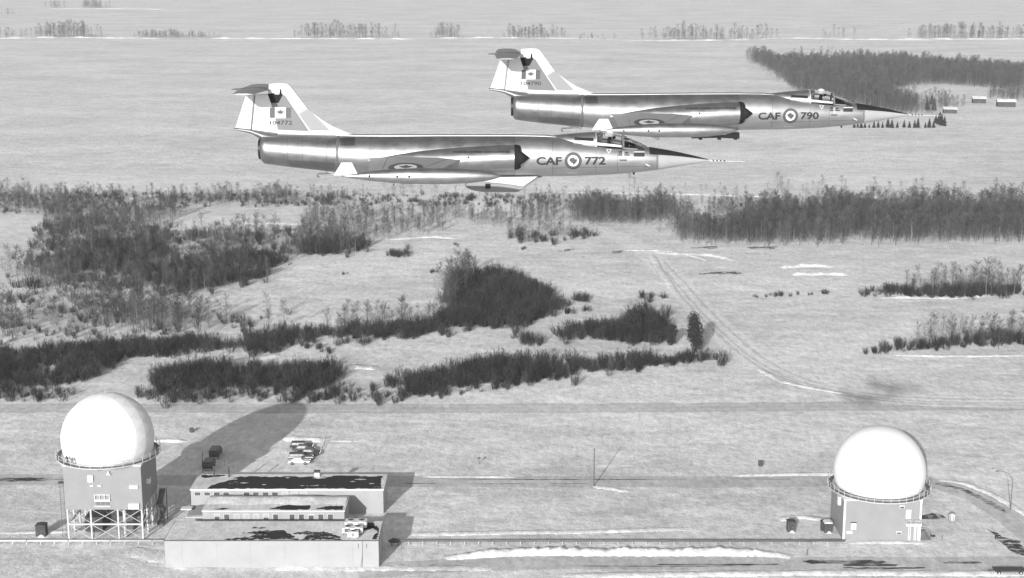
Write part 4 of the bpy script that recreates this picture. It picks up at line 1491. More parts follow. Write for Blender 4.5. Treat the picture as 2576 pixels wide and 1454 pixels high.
# ------------------------------------------------------------------ people on the walkway
def walker(loc, rz, label, suit, lean=0.0):
    t = thing('person', label, 'person', loc, rz)
    P = dict(pelvis=(0, 0, .95), waist=(lean * .2, 0, 1.12), chest=(lean * .5, 0, 1.35), neck=(lean * .7, 0, 1.52), chin=(lean * .8 + .02, 0, 1.58), crown=(lean * .9 + .02, 0, 1.74),
             ls=(lean * .55, .2, 1.43), le=(lean * .5 + .12, .27, 1.16), lw=(lean * .5 + .34, .22, 1.12), rs=(lean * .55, -.2, 1.43), re=(lean * .5 + .12, -.27, 1.16), rw=(lean * .5 + .34, -.2, 1.12),
             lh=(0, .1, .88), lk=(.03, .12, .48), la=(0, .13, .08), lt=(.14, .14, .05), rh=(0, -.1, .88), rk=(.05, -.12, .48), ra=(.02, -.13, .08), rt=(.16, -.14, .05))
    R = dict(pelvis=.16, waist=.15, chest=.17, neck=.065, chin=.08, crown=.09, ls=.085, le=.062, lw=.05, rs=.085, re=.062, rw=.05, lh=.11, lk=.075, la=.055, lt=.045, rh=.11, rk=.075, ra=.055, rt=.045)
    E_ = [('pelvis', 'waist'), ('waist', 'chest'), ('chest', 'neck'), ('neck', 'chin'), ('chin', 'crown'), ('chest', 'ls'), ('ls', 'le'), ('le', 'lw'), ('chest', 'rs'), ('rs', 're'), ('re', 'rw'),
          ('pelvis', 'lh'), ('lh', 'lk'), ('lk', 'la'), ('la', 'lt'), ('pelvis', 'rh'), ('rh', 'rk'), ('rk', 'ra'), ('ra', 'rt')]
    skin_body('body', P, R, E_, suit, t, 1)
    return t


def on_deck(a, r=8.95):
    return (lcx + r * math.cos(a), lcy + r * math.sin(a), 14.75)


walker(on_deck(-2.25), math.radians(-120), 'person in dark winter clothes standing on the walkway below the faceted radome', SUIT, 0.2)
walker(on_deck(-2.10), math.radians(-60), 'person in light grey clothes beside the dark figure on the tower walkway', mat('grey_parka', 0.22, 0.9, 0, 0.2, 6), 0.1)

# ------------------------------------------------------------------ pipeline on posts
PY, PZ = 264.6, 0.80
for (x0, x1, lb) in ((-100.0, -60.95, 'long light pipe on short posts running left from the windowless building past the tower legs'), (-22.6, 60.75, 'long pipe on short posts running from the windowless building to the squat radar building')):
    t = thing('steam_pipe', lb, 'pipe', (0, 0, 0))
    MB().tube((x0, PY, PZ), (x1, PY, PZ), 0.19, 0.19, 12).build('pipe', STEEL_LT if x0 < -50 else mat('grey_pipe_jacket', 0.13, 0.7, 0, 0.15, 1.0), t, True)
    n = int((x1 - x0) / 2.55)
    for k in range(n):
        x = x0 + 1.2 + k * 2.55
        MB().box(x - .06, x + .06, PY - .06, PY + .06, -0.02, PZ - .15).build('post', STEEL_LT, t)
    for k in range(n // 3):
        x = x0 + 3.7 + k * 7.65
        MB().tube((x, PY, PZ), (x + .12, PY, PZ), 0.215, 0.215, 12).build('pipe_collar', STEEL_DK, t)
t = thing('valve_house', 'dark valve hood where the pipe leaves the shaded end of the windowless building', 'valve', (-21.2, PY - .3, 0))
MB().prism([(-1.1, 0.9), (-0.5, 1.3), (0.5, 1.1), (0.9, .7), (-1.0, .6)], 'y', -.5, .5).build('hood', DARK, t)
for x in (-.7, .5):
    MB().box(x - .08, x + .08, -.4, .4, -.02, .8).build('leg', STEEL_DK, t)

# ------------------------------------------------------------------ small structures
def hut(vx, vy, sx, sy, h, label, snow_top, m=WOOD_DK, rz=0.0, drift=True):
    p = G(vx, vy)
    t = thing('storage_hut', label, 'hut', (p.x, p.y + sy / 2, 0), rz)
    MB().box(-sx / 2, sx / 2, -sy / 2, sy / 2, -.02, h).build('wall', m, t)
    rf = MB().prism([(-sx / 2 - .1, h), (-sx / 2 - .1, h + .06), (-sx * .25, h + .2), (sx * .25, h + .2), (sx / 2 + .1, h + .06), (sx / 2 + .1, h)], 'y', -sy / 2 - .1, sy / 2 + .1).build('roof', SNOW_BANK if snow_top else m, t)
    d = MB().box(-.4, .4, -sy / 2 - .03, -sy / 2 + .01, 0.05, h - .3).build('door', DARK, t)
    MB().box(.26, .33, -sy / 2 - .06, -sy / 2 - .02, h * .45, h * .5).build('handle', STEEL_LT, d)
    if drift:
        rings = []
        for k in range(5):
            a = k / 4
            rings.append([(-sx * .3 + a * sx * .7 + .05 * math.cos(i), -sy / 2 - .05 - .35 * math.sin(math.pi * i / 6), -.03 + (.42 * math.sin(math.pi * a) + .02) * (1 - i / 6.0)) for i in range(7)])
        b = MB()
        b.v = [q for r in rings for q in r]
        b.f = [(i * 7 + j, i * 7 + j + 1, (i + 1) * 7 + j + 1, (i + 1) * 7 + j) for i in range(4) for j in range(6)]
        b.build('snow_heap', SNOW_BANK, t, True)
    return t


hut(102, 1350, 1.8, 1.7, 2.05, 'dark round-topped hut in the snow beside the tall tower legs', False, WOOD_DK)
hut(1991, 1339, 1.45, 1.5, 1.9, 'dark hut with bare roof standing alone near the squat radar building', False, WOOD_DK)
hut(2084, 1341, 1.45, 1.5, 1.9, 'dark hut with snow on its roof beside the squat radar building wall', True, WOOD_DK)
hut(2072, 1336, 0.9, 1.0, 1.7, 'narrow black cabinet behind the snow-topped hut', False, DARK, 0, False)


def bin_box(vx, vy, s, label):
    p = G(vx, vy)
    t = thing('refuse_bin', label, 'bin', (p.x, p.y, 0))
    MB().prism([(-s * .4, 0), (s * .4, 0), (s * .5, s), (-s * .5, s)], 'y', -s * .45, s * .45).build('bin_body', DARK, t)
    MB().box(-s * .53, s * .53, -s * .48, s * .48, s, s * 1.12).build('lid', STEEL_DK, t)
    return t


bin_box(1913, 1172, 0.95, 'dark bin in the open snow behind the road near the squat radar building')
bin_box(482, 1087, 0.85, 'dark bin in the snow beside the big tower shadow')


def post(vx, vy, h, label, r=0.05, m=STEEL_DK, plate_=False):
    p = G(vx, vy)
    t = thing('marker_post', label, 'post', (p.x, p.y, 0))
    MB().tube((0, 0, -.05), (0, 0, h), r, r * .8).build('pole', m, t)
    if plate_:
        MB().box(-.25, .25, -.06, -.02, h - .45, h + .05).build('plate', m, t)
    else:
        MB().tube((0, 0, h), (0, 0, h + .08), r * 1.6, r * 1.2).build('cap', m, t)
    return t


post(1205, 1167, 1.5, 'short dark marker post alone in the open snow behind the road', 0.09, STEEL_DK, True)
post(2030, 1396, 1.0, 'short post at the end of the bright ploughed bank', 0.08)
post(1010, 1381, .9, 'short post beside the pipe near the shaded end of the windowless building', 0.05)
post(2340, 1352, .7, 'small dark post beside the stairs of the squat radar building', 0.07)
post(2370, 1358, .7, 'small dark post standing out from the stairs in the snow', 0.07)
post(565, 1172, 1.2, 'thin post in the tower shadow', 0.04)
# tall pole
p = G(1494, 1223)
t = thing('utility_pole', 'tall thin pole standing alone beside the camp road', 'pole', (p.x, p.y, 0))
MB().tube((0, 0, -.05), (0, 0, 8.1), 0.13, 0.09, 8).build('mast', STEEL_DK, t)
MB().box(-.25, .25, -.05, .05, 7.7, 7.8).build('crossarm', STEEL_DK, t)
MB().tube((0.0, 0, 8.0), (0, 0, 8.3), .04).build('insulator', STEEL_LT, t)
# street lamp with a curved arm
p = G(2542, 1283)
t = thing('street_lamp', 'slender lamp post with curved arm beside the bend of the road', 'lamp post', (p.x, p.y, 0))
MB().tube((0, 0, -.05), (0, 0, 5.6), .11, .08, 8).build('pole', STEEL_DK, t)
MB().path([(0, 0, 5.6), (-.1, 0, 6.4), (-.5, 0, 7.1), (-1.2, 0, 7.6), (-2.0, 0, 7.85), (-2.9, 0, 7.95)], .06, 6).build('arm', STEEL_DK, t)
MB().prism([(-3.3, 7.85), (-2.8, 7.85), (-2.75, 8.0), (-3.2, 8.02)], 'y', -.15, .15).build('lamp_head', STEEL_DK, t)
# fuel tank
p = G(2395, 1314)
t = thing('fuel_tank', 'small upright ribbed tank in the snow beyond the squat radar building', 'tank', (p.x, p.y, 0))
prof = [(0.02, 0.3), (.5, .35), (.65, .5), (.65, 1.4), (.55, 1.65), (.3, 1.8), (.02, 1.85)]
MB().rings([[(r * math.cos(2 * math.pi * i / 20), r * math.sin(2 * math.pi * i / 20), z) for i in range(20)] for r, z in prof]).build('tank_body', STEEL_LT, t, True)
for k in range(5):
    a = math.pi + k * math.pi / 4
    MB().tube((.67 * math.cos(a), .67 * math.sin(a), .45), (.67 * math.cos(a), .67 * math.sin(a), 1.5), .035).build('rib', STEEL_DK, t)
for a in (0.8, 2.4, 3.9, 5.5):
    MB().tube((.5 * math.cos(a), .5 * math.sin(a), -.02), (.45 * math.cos(a), .45 * math.sin(a), .4), .05).build('leg', STEEL_DK, t)
# drums and sticks
for vx, vy, lb in ((2322, 1349, 'dark flat lid lying in the snow by the stairs of the squat radar building'),):
    p = G(vx + 25, vy)
    o = MB().tube((0, 0, 0), (0, 0, .12), .45, .45, 14).build('manhole_cover', DARK)
    o.location = (p.x, p.y, 0.0)
    tag(o, lb, 'lid')
# machine at the right picture edge: flat trailer
p = G(2515, 1441)
t = thing('flat_trailer', 'low dark flat trailer parked beyond the front road', 'trailer', (p.x + 1.5, p.y, 0))
MB().box(-2.6, 2.8, -.9, .9, .55, .72).build('bed', DARK, t)
for x in (-1.9, 1.9):
    for s in (-1, 1):
        w_ = MB().tube((x, s * .95, .33), (x, s * .75, .33), .33, .33, 16).build('wheel', BLACK, t)
        MB().tube((x, s * .96, .33), (x, s * .94, .33), .15, .15, 10).build('hub', STEEL_LT, w_)
MB().tube((-2.6, 0, .6), (-3.6, 0, .45), .06).build('drawbar', DARK, t)

# ------------------------------------------------------------------ cars
CW = mat('white_car_paint', 0.62, 0.3, 0, 0.03, 2)
CD = mat('dark_car_paint', 0.03, 0.45, 0, 0.1, 2)
CM = mat('mid_grey_car_paint', 0.09, 0.45, 0, 0.1, 2)
CHROME = mat('chrome', 0.6, 0.2, 0.9, 0.05, 3)


def make_car(loc, label, body, roof_m, wagon=False, L=4.6, rz=0.0):
    t = thing('parked_car', label, 'car', loc, rz, 'cars parked side by side')
    h = L / 2
    low = [(-h, .42), (-h + .05, .80), (-h + 1.0, .88), (h - 1.35, .90), (h - .15, .80), (h, .62), (h - .02, .38), (-h + .05, .34)]
    W = .88
    ins = [(x * .985, .62 + (z - .62) * .9) for x, z in low]
    MB().rings([[(x, -W, z) for x, z in ins], [(x, -W + .06, z) for x, z in low], [(x, W - .06, z) for x, z in low], [(x, W, z) for x, z in ins]]).build('body', body, t)
    if wagon:
        gh = [(-h + .1, .86), (-h + .35, 1.40), (.45, 1.42), (1.05, .88)]
    else:
        gh = [(-h + .75, .86), (-h + 1.35, 1.38), (.40, 1.40), (.98, .88)]
    top = [(x, z) for x, z in gh]
    MB().rings([[(x, -W + .07 + (z - .86) * .28, z) for x, z in top], [(x, W - .07 - (z - .86) * .28, z) for x, z in top]]).build('cabin', body, t)
    xr0, xr1 = gh[1][0] - .05, gh[2][0] + .05
    MB().box(xr0, xr1, -W + .2, W - .2, 1.40, 1.47).build('roof', roof_m, t, False, .03)
    # side windows, windscreen, rear window
    segs = 3 if wagon else 2
    xa, xb = gh[0][0] + .42, gh[3][0] - .42
    for s in (-1, 1):
        for k in range(segs):
            x0 = xa + (xb - xa) * k / segs + .04
            x1 = xa + (xb - xa) * (k + 1) / segs - .04
            yy0, yy1 = s * (W - .07 - .06 * .28 + .012), s * (W - .07 - .46 * .28 + .012)
            MB().rings([[(x0 - (.08 if k == 0 else 0), yy0, .93), (x1 + (.08 if k == segs - 1 else 0), yy0, .93), (x1 - (.12 if k == segs - 1 else 0), yy1, 1.33), (x0 + (.12 if k == 0 else 0), yy1, 1.33)],
                        [(x0 - (.08 if k == 0 else 0), yy0 * .97, .93), (x1 + (.08 if k == segs - 1 else 0), yy0 * .97, .93), (x1 - (.12 if k == segs - 1 else 0), yy1 * .97, 1.33), (x0 + (.12 if k == 0 else 0), yy1 * .97, 1.33)]]).build('side_window', GLASS_DK, t)
    for (x0, z0), (x1, z1), sg, nm in ((gh[3], gh[2], 1, 'windscreen'), (gh[0], gh[1], -1, 'rear_window')):
        a = Vector((x0, z0)).lerp(Vector((x1, z1)), .12)
        c_ = Vector((x0, z0)).lerp(Vector((x1, z1)), .9)
        n_ = .014 * sg
        MB().rings([[(a.x + n_, -.66, a.y + .01), (a.x + n_, .66, a.y + .01), (c_.x + n_, .56, c_.y + .01), (c_.x + n_, -.56, c_.y + .01)], [(a.x - n_, -.66, a.y - .02), (a.x - n_, .66, a.y - .02), (c_.x - n_, .56, c_.y - .02), (c_.x - n_, -.56, c_.y - .02)]]).build(nm, GLASS_DK, t)
    for x in (-h + .95, h - .9):
        for s in (-1, 1):
            w_ = MB().tube((x, s * .90, .33), (x, s * .68, .33), .33, .33, 18).build('wheel', BLACK, t)
            MB().tube((x, s * .915, .33), (x, s * .89, .33), .17, .17, 12).build('hubcap', CHROME, w_)
    if wagon and body is CM:
        for s in (-1, 1):
            MB().box(-h + .05, h - .1, s * W - .015, s * W + .015, .66, .84).build('side_stripe', CW, t)
    for sx in (-1, 1):
        MB().box(sx * h - .06, sx * h + .06, -.84, .84, .42, .54).build('bumper', CHROME, t)
    for s in (-1, 1):
        MB().tube((h - .06, s * .62, .68), (h + .02, s * .62, .68), .1, .1, 10).build('headlight', CHROME, t)
        MB().box(-h - .02, -h + .05, s * .62 - .12, s * .62 + .12, .62, .72).build('tail_light', DARK, t)
    return t


def vp(tx, ty):
    return G(tx * PIX, ty * PIX)


for (tx, ty, lb, bd, rf, wg, L) in ((1194, 1860, 'white sedan with pale roof at the front of the parked row', CW, CW, False, 4.6), (1200, 1843, 'grey station wagon with white side stripe and dark roof behind the white sedan', CM, CD, True, 5.3),
                                    (1236, 1825, 'dark sedan with grey roof between the striped wagon and the dark cars', CD, CM, False, 4.7), (1212, 1810, 'mid grey sedan parked in front of the dark wagon', CM, CM, False, 4.8),
                                    (1205, 1797, 'dark station wagon at the back of the parked row by the snow bank', CD, CD, True, 5.0)):
    p = vp(tx, ty)
    make_car((p.x, p.y + .9, 0.008), lb, bd, rf, wg, L)


def make_van(vx, vy, label, body, roof_m, L=5.0, h=2.0, w=1.9):
    p = vp(vx, vy)
    t = thing('panel_van', label, 'van', (p.x, p.y, 0), 0, 'vans in the tower shadow')
    side = [(0, .35), (0, h), (L * .72, h), (L * .80, h * .62), (L, h * .55), (L, .4)]
    MB().prism(side, 'x', -w / 2, w / 2).build('body', body, t, False, .05)
    MB().box(-w / 2 + .05, w / 2 - .05, .05, L * .7, h, h + .05).build('roof', roof_m, t)
    for s in (-1, 1):
        MB().box(s * w * .25 - .32, s * w * .25 + .32, -.02, .03, h * .62, h * .86).build('rear_window', GLASS_DK, t)
        MB().box(s * w / 2 - .02, s * w / 2 + .02, L * .5, L * .68, h * .6, h * .88).build('side_window', GLASS_DK, t)
        MB().box(s * .75 - .08, s * .75 + .08, -.04, .02, .7, .9).build('tail_light', DARK, t)
        for y in (.9, L - .9):
            w_ = MB().tube((s * (w / 2 + .02), y, .35), (s * (w / 2 - .2), y, .35), .35, .35, 16).build('wheel', BLACK, t)
            MB().tube((s * (w / 2 + .03), y, .35), (s * (w / 2), y, .35), .16, .16, 10).build('hubcap', STEEL_LT, w_)
    MB().box(-w / 2, w / 2, -.1, 0, .38, .5).build('bumper', STEEL_LT, t)
    MB().rings([[(-.7, L * .725, h * .97), (.7, L * .725, h * .97), (.75, L * .8, h * .64), (-.75, L * .8, h * .64)], [(-.7, L * .74, h * .99), (.7, L * .74, h * .99), (.75, L * .815, h * .66), (-.75, L * .815, h * .66)]]).build('windscreen', GLASS_DK, t)
    return t


make_van(829, 1885, 'dark boxy van with pale roof in the tower shadow behind the black-roofed building', CD, CM, 4.6, 1.9)
make_van(854, 1838, 'second dark van farther from the building in the tower shadow', CD, CM, 5.2, 1.9)
for tx, ty, h, lb in ((811, 1893, 4.6, 'thin mast beside the nearer van in the tower shadow'), (876, 1838, 2.6, 'thin mast to the right of the farther van in the tower shadow')):
    p = vp(tx, ty)
    t = thing('thin_mast', lb, 'mast', (p.x, p.y, 0))
    MB().path([(0, 0, -.05), (-.05, 0, h * .5), (.15, 0, h)], .07).build('pole', STEEL_DK, t)
    MB().box(-.12, .12, -.08, .08, h * .55, h * .62).build('junction_box', STEEL_DK, t)
# low rope barrier beside the parked cars
t = thing('rope_barrier', 'low rope barrier on small posts along the right side of the parked cars', 'barrier')
pts = [vp(*q) for q in ((1304, 1755), (1298, 1785), (1290, 1800), (1270, 1825), (1252, 1853))]
for p in pts:
    MB().tube((p.x, p.y, 0), (p.x, p.y, .75), .05).build('post', STEEL_DK, t)
for z in (.35, .7):
    MB().path([(p.x, p.y, z) for p in pts], .03, 5).build('rope', STEEL_DK, t)

# ------------------------------------------------------------------ far farm sheds
for vx, vy, w, d, h, lb in ((2462, 259, 9, 6, 4.6, 'small snow-roofed shed on the far farm clearing, farthest from the spruce row'), (2530, 268, 12, 7, 5.0, 'long snow-roofed barn on the far farm clearing'), (2389, 284, 8.5, 6, 3.8, 'low dark shed nearest the spruce row')):
    p = G(vx, vy)
    t = thing('farm_shed', lb, 'shed', (p.x, p.y, 0), math.radians(-8))
    MB().prism([(-d / 2, 0), (d / 2, 0), (d / 2, h * .74), (0, h), (-d / 2, h * .74)], 'x', -w / 2, w / 2).build('wall', WOOD_DK, t)
    rf = MB()
    for s in (-1, 1):
        rf.prism([(s * (d / 2 + .4), h * .74 - .12), (0, h + .02), (0, h + .3), (s * (d / 2 + .4), h * .74 + .15)], 'x', -w / 2 - .4, w / 2 + .4)
    rf.build('roof', SNOW, t)
    MB().box(-w * .1, w * .12, -d / 2 - .06, -d / 2 + .02, 0, h * .5).build('door', DARK, t)
# heaps of cleared brush and logs near the wood edge
def log_pile(vx, vy, n, L, label, seed):
    r = random.Random(seed)
    p = G(vx, vy)
    t = thing('log_pile', label, 'log pile', (p.x, p.y, 0))
    for k in range(n):
        a = r.uniform(-.5, .5)
        x, y, z = r.uniform(-L, L), r.uniform(-1.2, 1.2), r.uniform(.1, .7)
        l = r.uniform(.8, 2.2)
        MB().tube((x - l * math.cos(a), y - l * math.sin(a) * .6, z * .4), (x + l * math.cos(a), y + l * math.sin(a) * .6, z), r.uniform(.08, .18), r.uniform(.06, .1), 6).build('log', WOOD_DK, t)


log_pile(1815, 689, 14, 6, 'long low heap of dark logs beside the snow mounds in the clearing', 1)
log_pile(1770, 624, 7, 3.5, 'small heap of dark logs at the left end of the wood edge', 2)
log_pile(1915, 625, 10, 5, 'row of dark logs lying along the edge of the dense wood', 3)
log_pile(1420, 632, 4, 2, 'few dark logs in the snow to the left of the track', 4)
log_pile(1545, 636, 4, 2.5, 'few dark logs in the snow beside the track', 5)

# ------------------------------------------------------------------ vegetation
BARK = mat('grey_bark', 0.10, 0.9, 0, 0.3, 1.5)
BARK_LT = mat('pale_birch_bark', 0.30, 0.9, 0, 0.3, 1.5)
TWIG = plant_mat('aspen_twigs', 0.07, 0.5)
BUSH = plant_mat('willow_twigs', 0.031, 0.6)
NEEDLE = mat('spruce_needles', 0.030, 0.9, 0, 0.4, 1.0)


def blade(b, p, q, w):
    """a thin twig: flat sliver with real width, two triangles crossed by chance orientation"""
    d = (q - p)
    u = d.cross(Vector((random_dir.uniform(-1, 1), random_dir.uniform(-1, 1), random_dir.uniform(-.4, .4))))
    if u.length < 1e-5:
        return
    u = u.normalized() * (w / 2)
    n = len(b.v)
    b.v += [tuple(p - u), tuple(p + u), tuple(q + u * .35), tuple(q - u * .35)]
    b.f.append((n, n + 1, n + 2, n + 3))


random_dir = random.Random(5)


def aspen(seed, H=10.0):
    r = random.Random(seed)
    tr, cr = MB(), MB()
    pts = [Vector((0, 0, -.1))]
    for k in range(1, 6):
        pts.append(Vector((pts[-1].x + r.uniform(-.12, .12), pts[-1].y + r.uniform(-.12, .12), H * k / 5 * .96)))
    for k in range(5):
        tr.tube(pts[k], pts[k + 1], .085 * (1 - k / 5.3), .085 * (1 - (k + 1) / 5.3), 5, False)
    for k in range(38):
        f = r.uniform(.14, .97) if k > 3 else r.uniform(.85, .99)
        i = min(4, int(f * 5))
        p = pts[i].lerp(pts[i + 1], f * 5 - i)
        a = r.uniform(0, 6.28)
        up = r.uniform(.5, 1.5)
        l = (3.0 * (1 - f) + 1.0) * r.uniform(.7, 1.15)
        d = Vector((math.cos(a), math.sin(a), up)).normalized()
        q = p + d * l
        cr.tube(p, q, .028, .010, 3, False)
        for j in range(10):
            s = p.lerp(q, r.uniform(.25, 1))
            e = s + (d + Vector((r.uniform(-.8, .8), r.uniform(-.8, .8), r.uniform(-.1, .9)))).normalized() * r.uniform(.45, 1.0)
            blade(cr, s, e, .034)
    return tr, cr


def shrub(seed, H=4.0, sp=2.0, n=30, w=.06):
    r = random.Random(seed)
    st, cr = MB(), MB()
    for k in range(n):
        a = r.uniform(0, 6.28)
        ro = r.uniform(0, .5) * sp
        p = Vector((ro * math.cos(a), ro * math.sin(a), -.05))
        rt = r.uniform(.3, 1) * sp
        a2 = a + r.uniform(-.5, .5)
        q = Vector((rt * math.cos(a2), rt * math.sin(a2), H * r.uniform(.55, 1.0) * (1.08 - .35 * (rt / sp) ** 2)))
        st.tube(p, q, .03, .010, 3, False)
        d = (q - p).normalized()
        for j in range(14):
            s = p.lerp(q, r.uniform(.12, 1))
            e = s + (d + Vector((r.uniform(-.9, .9), r.uniform(-.9, .9), r.uniform(-.15, .7)))).normalized() * r.uniform(.35, 1.0)
            blade(cr, s, e, w)
    return st, cr


def spruce(seed, H=6.0, R=1.5):
    r = random.Random(seed)
    tr, cr = MB(), MB()
    tr.tube((0, 0, -.1), (0, 0, H), .13, .02, 6, False)
    for k in range(26):
        f = k / 26
        z = H * (.06 + .93 * f)
        rr = R * (1 - f) ** .85 * r.uniform(.8, 1.15)
        for j in range(11):
            a = r.uniform(0, 6.28)
            e = Vector((rr * math.cos(a), rr * math.sin(a), z - rr * r.uniform(.1, .45)))
            blade(cr, Vector((0, 0, z)), e, .32 + .2 * (1 - f))
    return tr, cr


def leafy_mass(seed, lobes, n):
    """dark dense evergreen crown: small leaf faces filling several lobes"""
    r = random.Random(seed)
    tr, cr = MB(), MB()
    H = max(l[2] for l in lobes)
    for l in lobes:
        tr.tube((0, 0, -.1), (l[0], l[1], l[2]), .18, .05, 6, False)
        for j in range(14):
            v = Vector((r.gauss(0, 1), r.gauss(0, 1), r.gauss(0, 1))).normalized()
            tr.tube((l[0], l[1], l[2] - l[4] * .3), (l[0] + v.x * l[3] * .8, l[1] + v.y * l[3] * .8, l[2] + v.z * l[4] * .8), .05, .015, 3, False)
    tot = sum(l[3] ** 2 * l[4] for l in lobes)
    for l in lobes:
        for k in range(int(n * l[3] ** 2 * l[4] / tot)):
            v = Vector((r.gauss(0, 1), r.gauss(0, 1), r.gauss(0, 1))).normalized() * r.uniform(.35, 1.06)
            p = Vector((l[0] + v.x * l[3], l[1] + v.y * l[3], l[2] + v.z * l[4]))
            e = p + Vector((r.uniform(-1, 1), r.uniform(-1, 1), r.uniform(-.6, .9))).normalized() * .42
            blade(cr, p, e, .22)
    return tr, cr


VAR = {}


def register(kind, i, tr, cr, m1, m2, part):
    VAR.setdefault(kind, []).append((tr.mesh(kind + '_trunk', m1), cr.mesh(kind + '_crown', m2), part))


for i in range(6):
    register('aspen', i, *aspen(100 + i), BARK if i % 3 else BARK_LT, TWIG, ('trunk', 'crown'))
for i in range(6):
    register('shrub', i, *(shrub(200 + i) if i < 3 else shrub(200 + i, 3.4, 2.3, 18, .05)), BUSH, BUSH, ('stems', 'twigs'))
for i in range(4):
    register('spruce', i, *spruce(300 + i), BARK, NEEDLE, ('trunk', 'crown'))

# joined prototypes used by the woods that read as one mass
PROTO = {}
for kind, L_ in VAR.items():
    c_ = bpy.data.collections.new(kind + '_kinds')
    PROTO[kind] = c_
    for i, (a, b_, _) in enumerate(L_):
        bm = bmesh.new()
        bm.from_mesh(a)
        na = len(bm.faces)
        bm.from_mesh(b_)
        bm.faces.ensure_lookup_table()
        for k, f in enumerate(bm.faces):
            f.material_index = 0 if k < na else 1
        me = bpy.data.meshes.new(kind + '_whole')
        bm.to_mesh(me)
        bm.free()
        me.materials.append(a.materials[0])
        me.materials.append(b_.materials[0])
        c_.objects.link(bpy.data.objects.new('%s_kind_%d' % (kind, i), me))


def wood(name, label, kind, pts):
    """many alike plants that read as one mass: instances on points"""
    me = bpy.data.meshes.new(name)
    me.from_pydata([(p[0], p[1], 0) for p in pts], [], [])
    for nm, ty, k in (('sc', 'FLOAT', 2), ('rt', 'FLOAT', 3), ('vi', 'INT', 4)):
        at = me.attributes.new(nm, ty, 'POINT')
        at.data.foreach_set('value', [p[k] for p in pts])
    o = link(bpy.data.objects.new(name, me))
    tag(o, label, None, None, 'stuff')
    ng = bpy.data.node_groups.new(name + '_scatter', 'GeometryNodeTree')
    ng.interface.new_socket('Geometry', in_out='INPUT', socket_type='NodeSocketGeometry')
    ng.interface.new_socket('Geometry', in_out='OUTPUT', socket_type='NodeSocketGeometry')
    N, L = ng.nodes.new, ng.links.new
    gi, go = N('NodeGroupInput'), N('NodeGroupOutput')
    ci = N('GeometryNodeCollectionInfo')
    ci.inputs['Collection'].default_value = PROTO[kind]
    ci.inputs['Separate Children'].default_value = True
    ci.inputs['Reset Children'].default_value = True
    ip = N('GeometryNodeInstanceOnPoints')
    ip.inputs['Pick Instance'].default_value = True

    def na(nm, ty):
        q = N('GeometryNodeInputNamedAttribute')
        q.data_type = ty
        q.inputs['Name'].default_value = nm
        return q.outputs[0]
    cx = N('ShaderNodeCombineXYZ')
    L(na('rt', 'FLOAT'), cx.inputs[2])
    L(gi.outputs[0], ip.inputs['Points'])
    L(ci.outputs[0], ip.inputs['Instance'])
    L(na('vi', 'INT'), ip.inputs['Instance Index'])
    L(cx.outputs[0], ip.inputs['Rotation'])
    sc = N('ShaderNodeCombineXYZ')
    s_ = na('sc', 'FLOAT')
    for k in range(3):
        L(s_, sc.inputs[k])
    L(sc.outputs[0], ip.inputs['Scale'])
    L(ip.outputs[0], go.inputs[0])
    o.modifiers.new('scatter', 'NODES').node_group = ng
    return o


def inside(p, poly):
    c = False
    j = len(poly) - 1
    for i in range(len(poly)):
        a, b = poly[i], poly[j]
        if (a[1] > p[1]) != (b[1] > p[1]) and p[0] < (b[0] - a[0]) * (p[1] - a[1]) / (b[1] - a[1]) + a[0]:
            c = not c
        j = i
    return c


from mathutils import noise as mnoise


def fill(poly, spacing, seed, lo, hi, gap=0.0, gscale=14.0):
    """points inside a ground polygon, jittered grid with natural gaps"""
    r = random.Random(seed)
    P = [(p.x, p.y) for p in gp(poly)]
    x0, x1 = min(p[0] for p in P), max(p[0] for p in P)
    y0, y1 = min(p[1] for p in P), max(p[1] for p in P)
    out = []
    y = y0
    while y < y1:
        x = x0
        while x < x1:
            q = (x + r.uniform(-.6, .6) * spacing, y + r.uniform(-.6, .6) * spacing)
            if inside(q, P):
                if r.random() < .4:
                    q = (q[0] + r.gauss(0, spacing * 1.1), q[1] + r.gauss(0, spacing * 1.6))
                g = mnoise.noise((q[0] / gscale, q[1] / gscale, seed * 3.1))
                if g > gap - 1 + r.uniform(-.15, .15):
                    out.append((q[0], q[1], r.uniform(lo * .8, hi) * (1 + .45 * g), r.uniform(0, 6.28), r.randrange(6)))
            x += spacing
        y += spacing
    return out


def z3(l):
    return [(x * .4324, 440 + y * .4324) for x, y in l]


def z4(l):
    return [(754.7 + x * .4324, 440 + y * .4324) for x, y in l]


def z5(l):
    return [(1572 + x * .4325, 440 + y * .4325) for x, y in l]


def zf(l):
    return [(1823.8 + x * .292, y * .292) for x, y in l]


